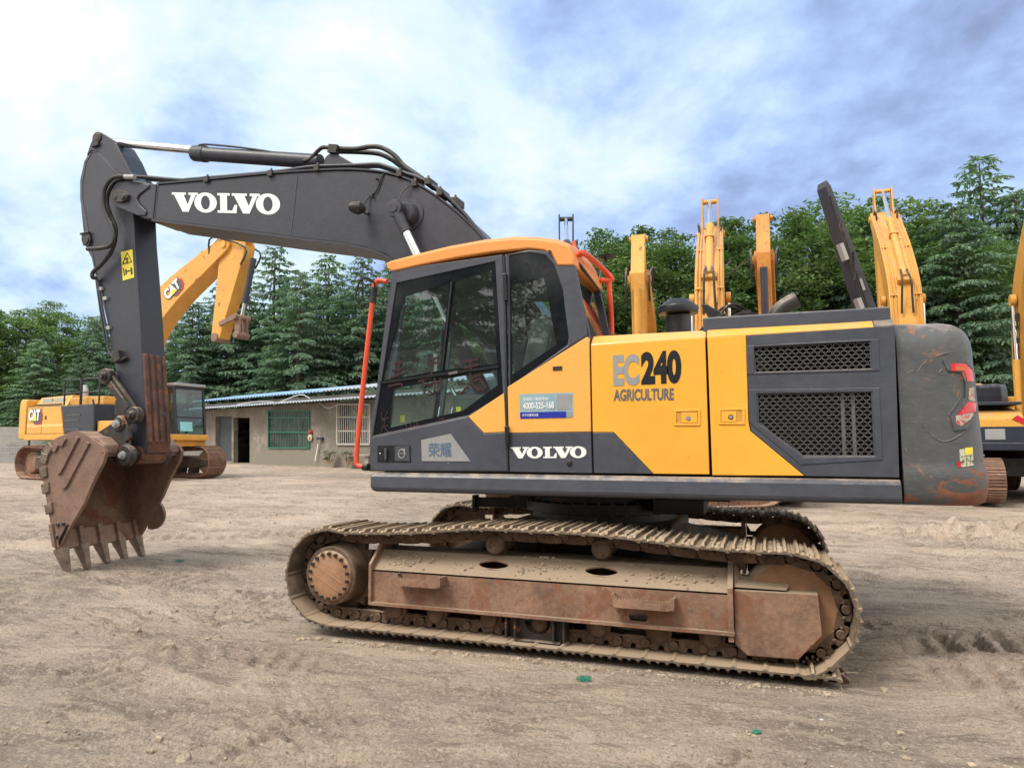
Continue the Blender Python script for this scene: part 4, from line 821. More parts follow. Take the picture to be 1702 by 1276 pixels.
# --- boom
BY0, BY1 = 6.27, 6.79
foot = (-1.62, 1.98)
top_px = [(189, 329), (190, 310), (199, 299), (212, 298), (240, 303), (262, 307), (340, 300), (420, 292), (490, 286.5), (560, 283), (600, 283.5), (640, 288), (680, 300), (720, 323), (760, 354), (795, 388), (830, 432)]
bot_px = [(256, 365), (400, 383), (500, 396), (560, 403), (605, 411), (640, 423), (668, 443), (700, 480)]
T3 = Wl(top_px, BY0); B3 = Wl(bot_px, BY0)
footr = [Vector((foot[0]+.14*math.cos(a), BY0, foot[1]+.14*math.sin(a))) for a in (R(30), R(-20), R(-70), R(-120), R(-160))]
nose_b = Wl([(240, 364), (215, 352), (196, 342)], BY0)
outline = T3+footr+B3[::-1]+nose_b
mb = MB(); mb.prism(outline, (0, BY1-BY0, 0)); boom = B(mb, 'boom', greyd, .012)
def flange(pts, t, over, inward):
    mb_ = MB(); pts = [Vector(p) for p in pts]; V_ = []
    for i, p in enumerate(pts):
        d = (pts[min(i+1, len(pts)-1)]-pts[max(i-1, 0)]).normalized(); n_ = Vector((-d.z, 0, d.x))*inward
        V_ += [Vector((p.x, BY0-over, p.z)), Vector((p.x, BY0-over, p.z))+n_*t, Vector((p.x, BY1+over, p.z))+n_*t, Vector((p.x, BY1+over, p.z))]
    F_ = []
    for i in range(len(pts)-1):
        for j in range(4): F_.append((i*4+j, i*4+(j+1) % 4, i*4+4+(j+1) % 4, i*4+4+j))
    F_ += [(3, 2, 1, 0), tuple(len(V_)-4+k for k in range(4))]; mb_.add(V_, F_, 0, True); return mb_
mb = flange(spl(B3+[Vector((foot[0]-.12, BY0, foot[1]-.06))], 4), .024, .032, -1); mb.build('bottom_flange', greyd, boom, O)
mb = flange(spl(T3[5:]+[Vector((foot[0]+.14, BY0, foot[1]+.10))], 4), .018, .018, 1); mb.build('top_flange', greyd, boom, O)
mb = MB()
for a, b_ in (((495, 289), (484, 386)), ((263, 311), (257, 362))): mb.tube([W(*a, BY0), W(*b_, BY0)], .007, 6)
each(mb, 'weld_seam', grey, boom, O)
# nose bracket
mb = MB(); q = [(186, 330), (187, 313), (197, 302), (213, 302), (226, 306), (240, 305), (247, 307), (247, 311), (230, 324), (227, 331), (232, 340), (243, 351), (241, 358), (228, 358), (192, 343)]
mb.prism(Wl(q, BY0-.03), (0, .05, 0)); mb.prism(Wl([(240, 304), (260, 306), (254, 364), (236, 362), (243, 350), (233, 339), (229, 331), (232, 323), (247, 312)], BY0-.012), (0, .02, 0)); nb = mb.build('nose_bracket', greyd, boom, O, .008)
mb = MB(); q = [(185, 325), (187, 318), (192, 315), (208, 318), (213, 324), (210, 332), (200, 336), (190, 335)]; mb.prism(Wl(q, BY0-.06), (0, .03, 0)); p = W(206, 328, BY0-.06); mb.lathe(p, (0, -1, 0), [(0, .05), (.01, .05), (.011, .03), (.03, .028)], 20); p = W(190, 328, BY0-.06); mb.cyl(p, p-yv*.006, .035, n=20)
mb.build('nose_pin', darks, nb, O, .004)
lettering('boom_lettering', slab_letters(), qpx((286, 320), (466, 323), (466, 357), (287, 351.5), BY0), white, boom, O, .004)
# boom cylinders
for y_, sg in ((6.12, -1), (6.95, 1)):
    top = W(656, 347, 6.1); top = Vector((top.x, y_, top.z)); base = Vector((-2.28, y_, 1.58)); d = (base-top).normalized(); ln = (base-top).length
    mb = MB(); mb.lathe(Vector((top.x, y_-.055, top.z)), (0, 1, 0), [(0, .03), (.004, .085), (.10, .085), (.106, .07)], 28); mb.cyl(top+d*.05, top+d*.28, .055, n=18); mb.cyl(top-yv*.055, top-yv*.062, .045, n=20)
    mb.lathe(Vector((top.x+.07, BY0 if sg < 0 else BY1, top.z-.02)), (0, sg, 0), [(-.01, .17), (.012, .165), (.014, .12), (.09, .10), (.10, .09)], 36)
    e = B(mb, 'boom_cylinder_eye', greyd)
    mb = MB(); mb.cyl(top+d*.26, top+d*(ln*.55), .045, n=24); B(mb, 'boom_cylinder_rod', chrome)
    mb = MB(); mb.lathe(top+d*(ln*.52), d, [(0, .08), (.05, .085), (.06, .078), (ln*.48, .078)], 28); B(mb, 'boom_cylinder_barrel', greyd)
mb = MB(); mb.box(-1.95, -1.35, 6.17, 6.25, 1.26, 2.15); mb.box(-1.95, -1.35, 6.81, 6.89, 1.26, 2.15); mb.box(-2.5, -1.9, 6.2, 6.9, 1.26, 1.55); B(mb, 'boom_foot_bracket', grey, .02)
mb = MB(); mb.box(-3.0, -1.6, 6.95, 7.8, 1.262, 2.0); mb.box(-2.0, -1.25, 6.92, 7.8, 1.262, 2.2); B(mb, 'right_tank_box', grey, .03)
# work lamp
mb = MB(); a = W(603, 347, 6.15); b_ = W(583, 344, 6.08); d = (b_-a).normalized(); mb.lathe(a, d, [(-.03, .02), (0, .045), (.04, .07), (.10, .055), (.14, .03)], 16); mb.tube([W(601, 350, 6.2), W(610, 356, 6.25), W(612, 352, 6.27)], .012, 8, k=3); wl = mb.build('work_lamp', rubber, boom, O)
mb = MB(); mb.tube([W(603, 342, 6.2), W(614, 327, 6.255), W(625, 318, 6.255), (W(630, 306, 6.255)), W(634, 295, 6.255), W(640, 287, 6.27)], .008, 6, k=5); mb.tube([W(662, 334, 6.08), W(670, 318, 6.2), W(683, 308, 6.25), W(692, 304, 6.27)], .006, 6, k=5)
for q in ((627, 298), (620, 327)): p = W(*q, 6.26); mb.cyl(p, p-yv*.03, .012, n=8)
mb.build('lamp_cable', rubber, wl, O)
# arm cylinder on top of the boom
CYY = 6.53
ra = W(192, 237, 6.47); rb = W(336, 256, 6.47); c1 = W(545, 270, 6.47)
d = (c1-ra).normalized(); mb = MB(); mb.cyl(ra-d*.05, ra+d*((rb-ra).length+.05), .052, n=24); B(mb, 'arm_cylinder_rod', chrome)
mb = MB(); l1 = (c1-rb).length; mb.lathe(rb, (c1-rb), [(-.12, .092), (.06, .098), (.07, .088), (.12, .082), (l1-.1, .082)], 32)
p = W(553, 268, 6.42); mb.lathe(p, (0, 1, 0), [(0, .075), (.24, .075)], 28); mb.cyl(p, p-yv*.008, .035, n=20); B(mb, 'arm_cylinder_barrel', greyd, .003)
mb = MB()
for y_ in (6.38, 6.70): mb.prism(Wl([(540, 262), (546, 256), (560, 256), (600, 279), (600, 288), (535, 287)], y_), (0, .035, 0))
each(mb, 'cylinder_bracket', greyd, hero, O, .006)
mb = MB(); mb.tube([W(330, 246, 6.42), W(340, 240, 6.42), W(420, 248, 6.42), W(500, 262, 6.42)], .012, 8, k=4); B(mb, 'cylinder_pipe', greyd)
# --- hydraulic hoses
mb = MB()
mb.tube([W(505, 268, 6.4), W(516, 264, 6.4), W(533, 247, 6.4), W(545, 245.5, 6.4), W(556, 247, 6.4)], .022, 10, k=5)
mb.bar(W(548, 248, 6.38), W(562, 249, 6.38), .07, .09)
mb.tube([W(560, 247, 6.40), W(590, 248, 6.40), W(615, 244, 6.40), W(635, 246, 6.40), W(655, 258, 6.4), W(672, 276, 6.4), W(692, 290, 6.36), W(740, 325, 6.36)], .026, 10, k=6)
mb.tube([W(560, 252, 6.5), W(600, 253, 6.5), W(630, 256, 6.5), W(652, 266, 6.5), W(668, 278, 6.5), W(690, 292, 6.46), W(745, 327, 6.46)], .026, 10, k=6)
B(mb, 'arm_cylinder_hose', rubber)
mb = MB()
for y_, dv in ((6.28, 0), (6.36, 1.5), (6.62, 4), (6.70, 5)):
    mb.tube([W(216, 293+dv, y_), W(240, 294+dv, y_), W(300, 299+dv, y_), W(315, 298+dv, y_), W(400, 291+dv, y_), W(470, 284+dv, y_), W(520, 277+dv, y_), W(590, 274.5+dv, y_), W(625, 273+dv, y_), W(640, 276+dv, y_), W(672, 287+dv, y_), W(700, 297+dv, y_), W(735, 319+dv, y_), W(770, 353+dv, y_), W(800, 390+dv, y_), W(815, 410+dv, y_)], .019 if y_ < 6.4 else .015, 10, k=5)
B(mb, 'boom_pipe', MATS['boom_paint'])
mb = MB()
for q, y_ in (((345, 297), 6.27), ((451, 287), 6.27), ((528, 278), 6.27), ((665, 287), 6.27), ((690, 303), 6.27), ((712, 300), 6.27), ((732, 318), 6.27), ((757, 332), 6.3)):
    p = W(*q, y_); mb.box(p.x-.03, p.x+.03, y_-.035, y_+.16, p.z-.05, p.z+.02); mb.cyl((p.x, y_, p.z), (p.x, y_, p.z+.05), .012, n=6)
each(mb, 'pipe_clamp', darks, hero, O, .004)
mb = MB()
for dv, y_ in ((0, 6.2), (1, 6.27)):
    mb.tube([W(216, 293+dv*2, y_), W(205, 293+dv*3, y_), W(188, 296+dv*6, y_), W(175+dv*6, 312, y_), W(172+dv*9, 335, y_), W(176+dv*9, 355, y_), W(187+dv*5, 378, y_), W(190+dv, 395, y_), W(184, 408, y_), W(165, 413, y_-.0), W(145, 414, y_)] if dv == 0 else
            [W(220, 296, y_), W(206, 297, y_), W(192, 302, y_), W(181, 318, y_), W(178, 338, y_), W(184, 358, y_), W(192, 378, y_), W(191, 400, y_), W(184, 420, y_), W(168, 440, y_), W(155, 452, y_), W(154, 461, y_), W(162, 462, y_+.05)], .024, 10, k=6)
B(mb, 'arm_hose', rubber)
mb = MB(); mb.tube([W(163, 464, 6.34), W(168, 500, 6.34), W(178, 555, 6.34), (W(182, 585, 6.34)), W(196, 600, 6.34)], .014, 8, k=4); mb.tube([W(160, 466, 6.42), W(166, 510, 6.42), W(176, 570, 6.42)], .012, 8, k=3); B(mb, 'arm_pipe', MATS['boom_paint'])
mb = MB(); mb.cyl(W(208, 294, 6.2), W(224, 294.5, 6.2), .03, n=10); mb.cyl(W(158, 461, 6.33), W(166, 462, 6.33), .025, n=8)
for q in ((176, 496), (168, 480), (181, 545)): p = W(*q, 6.35); mb.box(p.x-.03, p.x+.03, 6.33, 6.38, p.z-.02, p.z+.02)
B(mb, 'hose_fitting', silver)
# --- arm
AY0, AY1 = 6.36, 6.70
an = [(158, 224), (165, 221), (173, 224), (187, 233), (200, 255), (212, 283), (224, 297), (238, 330), (222, 352), (224, 400), (228, 450), (233, 520), (237, 590), (241, 660), (245, 735), (242, 752), (234, 762), (225, 760), (219, 750), (213, 715), (205, 680), (195, 630), (185, 575), (172, 505), (162, 460), (152, 430), (143, 412), (138, 385), (134, 345), (134, 305), (140, 272), (150, 240)]
mb = MB(); mb.prism(Wl(an, AY0), (0, AY1-AY0, 0)); arm = B(mb, 'arm', greyd, .014)
mb = MB()
for y_ in (AY0-.016, AY1-.01): mb.prism(Wl([(158, 222), (165, 219), (173, 223), (189, 233), (203, 258), (216, 285), (226, 298), (205, 290), (190, 281), (163, 252), (152, 250), (144, 258), (150, 240)], y_), (0, .026, 0))
mb.build('arm_ear_plate', greyd, arm, O, .006)
mb = MB(); mb.prism(Wl([(133, 300), (140, 268), (152, 249), (162, 251), (190, 280), (212, 295), (211, 298), (188, 284), (161, 255), (153, 253), (143, 270), (137, 302), (137, 330), (149, 395), (165, 480), (163, 482), (146, 397), (133, 332)], AY0-.006), (0, .01, 0)); mb.build('arm_weld', grey, arm, O, .003)
mb = MB(); p = W(162, 229, AY0-.016); mb.lathe(p, (0, -1, 0), [(0, .07), (.015, .07), (.016, .045), (.022, .045)], 24); p = W(160, 242, AY0-.016); mb.bar(p+Vector((-.05, -.02, 0)), p+Vector((.06, -.02, .01)), .03, .05)
p = W(143, 401, AY0); mb.prism(Wl([(136, 386), (147, 385), (150, 398), (147, 408), (138, 408), (135, 398)], AY0-.03), (0, .04, 0)); mb.lathe(W(143, 400, AY0-.03), (0, -1, 0), [(0, .045), (.012, .045)], 20); mb.tube([W(134, 389, AY0-.03), W(148, 386, AY0-.03)], .016, 8)
mb.build('arm_pin', darks, arm, O, .003)
ws = MB(); ws.prism(Wl([(201, 419), (220, 414.5), (223, 461), (204, 466.5)], AY0-.003), (0, .002, 0)); ws = ws.build('warning_sticker', yelv, arm, O)
mb = MB(); mb.tube([W(204, 439, AY0-.005), W(211, 420, AY0-.005), W(219, 435, AY0-.005), W(204, 439, AY0-.005)], .006, 4); mb.bar(W(208, 431, AY0-.005), W(213, 429, AY0-.005), .004, .02); mb.bar(W(210, 437, AY0-.005), W(212, 432, AY0-.005), .004, .02)
mb.bar(W(205, 446, AY0-.005), W(207, 458, AY0-.005), .004, .014); mb.bar(W(209, 448, AY0-.005), W(210, 456, AY0-.005), .004, .02); mb.bar(W(211, 451, AY0-.005), W(216, 450, AY0-.005), .004, .014); mb.bar(W(218, 445, AY0-.005), W(219, 456, AY0-.005), .004, .025)
mb.build('warning_symbols', blackv, ws, O)
# wear ribs on the cab side face of the arm
fx0 = W(237, 590, AY0); fx1 = W(244.5, 730, AY0); mb = MB(); nrm = Vector((1, 0, .05)).normalized()
a = Vector(W(236.5, 585, AY0)); b_ = Vector(W(245, 735, AY0))
for i in range(4):
    y_ = AY0+.035+i*(AY1-AY0-.07)/3; p = Vector((a.x+.002, y_, a.z)); q = Vector((b_.x+.004, y_, b_.z)); d = (q-p); sidev = Vector((0, 1, 0)); n_ = d.cross(sidev).normalized(); n_ = n_ if n_.x > 0 else -n_
    mb.add([p-yv*.034-n_*.01, p+yv*.034-n_*.01, q+yv*.034-n_*.01, q-yv*.034-n_*.01, p-yv*.022+n_*.016+d*.03, p+yv*.022+n_*.016+d*.03, q+yv*.022+n_*.018, q-yv*.022+n_*.018], [(0,1,2,3),(4,7,6,5),(0,4,5,1),(1,5,6,2),(2,6,7,3),(3,7,4,0)])
mb.build('wear_rib', wear, arm, O, .006)
mb = MB(); p0 = Vector(W(232, 741, AY0)); mb.add([(b_.x+.004, AY0+.005, b_.z+.02), (b_.x+.004, AY1-.005, b_.z+.02), (b_.x-.01, AY1-.005, b_.z-.12), (b_.x-.01, AY0+.005, b_.z-.12)], [(0, 1, 2, 3)]); mb.add([(a.x-.03+.006, AY0+.004, a.z+.42), (a.x-.03+.006, AY1-.2, a.z+.42), (b_.x+.006, AY1-.2, b_.z), (b_.x+.006, AY0+.004, b_.z)], [])
mb.build('worn_patch', wear, arm, O)
mb = MB(); pb_ = W(229, 756, AY0); BP = Vector((pb_.x, 0, pb_.z)); mb.cyl((BP.x, AY0-.03, BP.z), (BP.x, AY1+.03, BP.z), .105, n=32); B(mb, 'arm_tip_boss', wear, .004)
# bucket cylinder + linkage
J = W(181, 626, 6.30); JX, JZ = J.x, J.z; K = W(227, 690, 6.30); KX, KZ = K.x, K.z; Q = W(208, 705, 6.27); QX, QZ = Q.x, Q.z
c0 = W(160, 405, 6.53); mb = MB(); mb.lathe((c0.x, 6.53, c0.z), (JX-c0.x+.06, 0, JZ-c0.z), [(0, .07), (.1, .085), (1.25, .085), (1.28, .095), (1.36, .095), (1.38, .05)], 24); B(mb, 'bucket_cylinder_barrel', greyd)
mb = MB(); mb.cyl((c0.x, 6.53, c0.z), (JX+.02, 6.53, JZ), .045); B(mb, 'bucket_cylinder_rod', chrome)
for y_ in (6.26, 6.58):
    mb = MB(); mb.lathe((JX, y_-.03, JZ), (0, 1, 0), [(0, .05), (.004, .095), (.09, .095)], 26); mb.lathe((KX, y_-.03, KZ), (0, 1, 0), [(0, .05), (.004, .10), (.09, .10)], 26)
    d = Vector((KX-JX, 0, KZ-JZ)).normalized(); s_ = Vector((-d.z, 0, d.x)); a = Vector((JX, y_, JZ))+d*.06; b2 = Vector((KX, y_, KZ))-d*.06
    mb.prism([a+s_*.075, b2+s_*.065, b2-s_*.065, a-s_*.075], (0, .055, 0)); mb.bar(a-yv*.01+d*.05, b2-yv*.01-d*.05, .03, .06, upv=(s_.x, 0, s_.z)); B(mb, 'guide_link', darks, .008)
    for X_, Z_ in ((JX, JZ), (KX, KZ)):
        mb = MB(); mb.lathe((X_, y_-.032, Z_), (0, -1, 0), [(0, .055), (.02, .05), (.022, .035), (.05, .033)], 20); B(mb, 'link_pin', darks)
mb = MB(); mb.cyl((JX, 6.25, JZ), (JX, 6.70, JZ), .055, n=20); mb.cyl((KX, 6.2, KZ), (KX, 6.70, KZ), .045, n=20)
d = Vector((QX-JX, 0, QZ-JZ)); s_ = Vector((-d.z, 0, d.x)).normalized()
for y_ in (6.36, 6.64): mb.prism([Vector((JX, y_, JZ))+s_*.07, Vector((QX, y_, QZ))+s_*.07, Vector((QX, y_, QZ))-s_*.07, Vector((JX, y_, JZ))-s_*.07], (0, .06, 0))
mb.box(min(JX, QX)+.02, max(JX, QX)+.02, 6.38, 6.68, QZ+.12, QZ+.3); B(mb, 'bucket_link', darks, .01)
mb = MB(); p = W(200, 593, AY0); mb.obox(p+Vector((0, -.03, 0)), (.05, 0, .02), (0, .04, 0), (-.02, 0, .06)); p = W(207, 598, AY0); mb.bar(p+Vector((-.05, -.03, -.02)), p+Vector((.06, -.03, .02)), .05, .03); B(mb, 'cylinder_stop', darks, .006)
# --- bucket
KY0, KY1 = 5.98, 7.10
cur = Wl([(150, 727), (131, 716), (108, 721), (88, 731), (76, 746), (69, 766), (70, 785), (74, 815), (80, 850), (86, 882), (93, 912)], KY0)
rim = Wl([(171, 741), (176, 752), (172, 768), (155, 800), (140, 836), (120, 870), (100, 908)], KY0)
bk = empty('bucket', (0, 0, 0), parent=hero); bk = None
out_c = spl([Vector((p.x, 0, p.z)) for p in cur], 3)
mb = MB(); th_b = .03; V_ = []; nC = len(out_c)
cen = Vector((-7.45, 0, 1.0))
for p in out_c:
    i_ = out_c.index(p); t = (out_c[min(i_+1, nC-1)]-out_c[max(i_-1, 0)]).normalized(); n_ = Vector((-t.z, 0, t.x)); n_ = n_ if n_.dot(cen-p) > 0 else -n_
    q = p+n_*th_b; V_ += [(p.x, KY0+.01, p.z), (p.x, KY1-.01, p.z), (q.x, KY1-.01, q.z), (q.x, KY0+.01, q.z)]
F_ = []
for i in range(nC-1):
    for j in range(4): F_.append((i*4+j, i*4+(j+1) % 4, i*4+4+(j+1) % 4, i*4+4+j))
F_ += [(3, 2, 1, 0), tuple(nC*4-4+k for k in range(4))]; mb.add(V_, F_)
mb.m = [1 if (k % 4 == 2 and k < (nC-1)*4) else 0 for k in range(len(mb.f))]
# top hinge plate from rim to back
r0 = Vector((rim[0].x, 0, rim[0].z)); c0_ = out_c[0]
mb.add([(c0_.x, KY0+.01, c0_.z), (r0.x, KY0+.01, r0.z), (r0.x, KY1-.01, r0.z), (c0_.x, KY1-.01, c0_.z), (c0_.x, KY0+.01, c0_.z-.04), (r0.x-.02, KY0+.01, r0.z-.12), (r0.x-.02, KY1-.01, r0.z-.12), (c0_.x, KY1-.01, c0_.z-.04)], [(0,1,2,3),(4,7,6,5),(0,4,5,1),(1,5,6,2),(2,6,7,3),(3,7,4,0)])
bk = B(mb, 'bucket', [buck, bucki], .006)
side = [Vector((p.x, 0, p.z)) for p in out_c]+[Vector((p.x, 0, p.z)) for p in rim[::-1]]
for y_, sg in ((KY0, 1), (KY1, -1)):
    mb = MB(); mb.prism([Vector((p.x, y_, p.z)) for p in side], (0, sg*.028, 0)); mb.build('bucket_side_plate', buck if sg > 0 else buck, bk, O, .005)
    # reinforced cutting edge of the side plate
    e = [Vector((p.x, y_-(.012 if sg > 0 else -.012), p.z)) for p in rim]; mb = MB()
    for i in range(len(e)-1):
        d = (e[i+1]-e[i]).normalized(); s_ = Vector((d.z, 0, -d.x)); s_ = s_ if s_.x < 0 else -s_
        mb.prism([e[i]-s_*.008, e[i+1]-s_*.008, e[i+1]+s_*(.06 if i > 3 else .045), e[i]+s_*(.06 if i > 3 else .045)], (0, sg*.045, 0))
    mb.build('side_cutter', buck, bk, O, .006)
def Wb(pts, y_): return [W(a, b_, y_) for a, b_ in pts]
# side cutter shield near the teeth with bolts
mb = MB(); mb.prism(Wb([(94, 911), (92, 880), (96, 872), (113, 866), (116, 872), (108, 893), (98, 911)], KY0-.012), (0, .03, 0)); mb.prism(Wb([(80, 872), (85, 870), (92, 912), (86, 908)], KY0-.03), (0, .2, 0)); sc_ = mb.build('side_shield', buck, bk, O, .006)
mb = MB()
for q in ((97, 871), (106, 870), (95, 891)): p = W(*q, KY0-.012); mb.cyl(p, p-yv*.02, .024, n=6)
each(mb, 'shield_bolt', darks, sc_, O, .003)
far = [Vector((p.x, KY1, p.z)) for p in rim]
mb = MB(); ctr = (far[-2]+far[-1])/2; pts = [ctr+Vector((.30*math.cos(a)*.7+.06, 0, .13+.27*math.sin(a)*.7)) for a in np.linspace(-1.8, 1.9, 12)]; mb.prism(pts, (0, .04, 0)); mb.build('side_shield', buck, bk, O, .006)
# wear strips and shrouds
for q in ([(124, 724), (130, 727), (100, 786), (96, 788), (93, 786)], [(142, 734), (148, 736), (109, 810), (104, 812), (101, 810)], [(105, 726), (109, 729), (102, 742), (97, 740)], [(91, 735), (96, 740), (90, 752), (82, 746)]):
    mb = MB(); mb.prism(Wb(q, KY0-.022), (0, .024, 0)); mb.build('wear_strip', buck, bk, O, .003)
L_ = [(0.40, 0), (0.50, 0), (.60, 0), (.70, 0), (.80, 0), (.90, 0)]
for t in (.34, .46, .57, .68, .79):
    i_ = int(t*(nC-1)); p, q = out_c[i_], out_c[min(i_+3, nC-1)]; d = (q-p).normalized(); d_ = d; n_ = Vector((-d.z, 0, d.x)); n_ = n_ if n_.dot(cen-p) < 0 else -n_
    a = p; b2 = p+d*.115
    mb = MB(); mb.prism([Vector((v.x, KY0-.025, v.z)) for v in (a+n_*.012, b2+n_*.012, b2-n_*.085, a-n_*.095)], (0, .025, 0)); mb.prism([Vector((v.x, KY0-.025, v.z)) for v in (a+n_*.016, b2+n_*.016, b2-n_*.001, a-n_*.001)], (0, .16, 0)); mb.build('heel_shroud', tooth, bk, O, .005)
# lip, adapters and teeth
lip0 = out_c[-1]; tdir = (out_c[-1]-out_c[-3]).normalized()
mb = MB(); a = lip0-tdir*.25; nn_ = Vector((-tdir.z, 0, tdir.x)); nn_ = nn_ if nn_.x > 0 else -nn_
mb.prism([Vector((v.x, KY0, v.z)) for v in (a+nn_*.028, lip0+nn_*.045+tdir*.02, lip0+tdir*.02-nn_*.01, a-nn_*.012)], (0, KY1-KY0, 0)); mb.build('cutting_lip', buck, bk, O, .006)
tipz = None
for i in range(5):
    y_ = KY0+.05+i*(KY1-KY0-.10)/4; base = Vector((lip0.x, y_, lip0.z))
    mb = MB(); b0 = base-tdir*.22+nn_*.03; b1 = base+tdir*.02+nn_*.05
    mb.prism([b0-yv*.02, b0+nn_*.05-yv*.02, b1+nn_*.035-yv*.045, b1-yv*.045], (0, .06, 0)); ad = mb.build('tooth_adapter', buck, bk, O, .008)
    gz = ground_z(lip0.x+.14, y_); tipp = Vector((W(106, 950, KY0).x+.01, y_, gz-.012)); u0 = base+tdir*.0+nn_*.02
    ax = (tipp-u0).normalized(); sx_ = Vector((ax.z, 0, -ax.x)); sx_ = sx_ if sx_.x > 0 else -sx_
    V_ = []
    Lt = (tipp-u0).length
    for t, hw, ht in ((-.02, .062, .060), (.10, .064, .062), (.35, .052, .052), (.60, .044, .042), (.85, .039, .032), (1.0, .034, .024)):
        c = u0+ax*Lt*t; V_ += [c-yv*hw-sx_*ht, c+yv*hw-sx_*ht, c+yv*hw*.8+sx_*ht, c-yv*hw*.8+sx_*ht]
    F_ = [(j*4+k, j*4+(k+1) % 4, j*4+4+(k+1) % 4, j*4+4+k) for j in range(5) for k in range(4)]+[(3, 2, 1, 0), (20, 21, 22, 23)]
    mb = MB(); mb.add(V_, F_); mb.build('bucket_tooth', tooth, bk, O, .010, seg=2)
# ears
for y_ in (6.19, 6.70):
    e = [(QX-.10, QZ+.02), (QX-.05, QZ+.10), (QX+.05, QZ+.10), (QX+.11, QZ+.0), (QX+.16, QZ-.16), (BP.x-.02, BP.z+.14), (BP.x+.10, BP.z+.07), (BP.x+.12, BP.z-.03), (BP.x+.05, BP.z-.12), (BP.x-.12, BP.z-.12), (QX-.25, QZ-.28), (QX-.42, QZ-.13)]
    mb = MB(); mb.prism([Vector((x, y_, z)) for x, z in e], (0, .055, 0)); mb.lathe((QX, y_-.02, QZ), (0, 1, 0), [(0, .03), (.003, .088), (.09, .088)], 24); (y_ < 6.5 and mb.lathe((BP.x, y_-.035, BP.z), (0, 1, 0), [(0, .03), (.003, .115), (.10, .115)], 28)); er = mb.build('bucket_ear', MATS['dark_steel'], bk, O, .01)
    for X_, Z_ in ((QX, QZ), (BP.x, BP.z)):
        mb = MB(); mb.lathe((X_, y_-.036, Z_), (0, -1, 0), [(0, .05), (.02, .045), (.022, .03), (.045, .028)], 16); mb.build('ear_pin', silver, er, O)
mb = MB(); tube_c = (rim[0].x-.10, rim[0].z+.02)
mb.prism([Vector((x, KY0+.02, z)) for x, z in [(rim[0].x-.42, rim[0].z+.14), (rim[0].x-.12, rim[0].z+.10), (rim[0].x+.0, rim[0].z+.01), (rim[0].x+.02, rim[0].z-.08), (rim[0].x-.10, rim[0].z-.12), (rim[0].x-.4, rim[0].z-.02)]], (0, KY1-KY0-.04, 0)); mb.build('hinge_tube', buck, bk, O, .02, seg=3)
mb = MB(); mb.cyl((BP.x, 6.2, BP.z), (BP.x, 6.74, BP.z), .05, n=20); mb.build('hinge_pin', darks, bk, O)
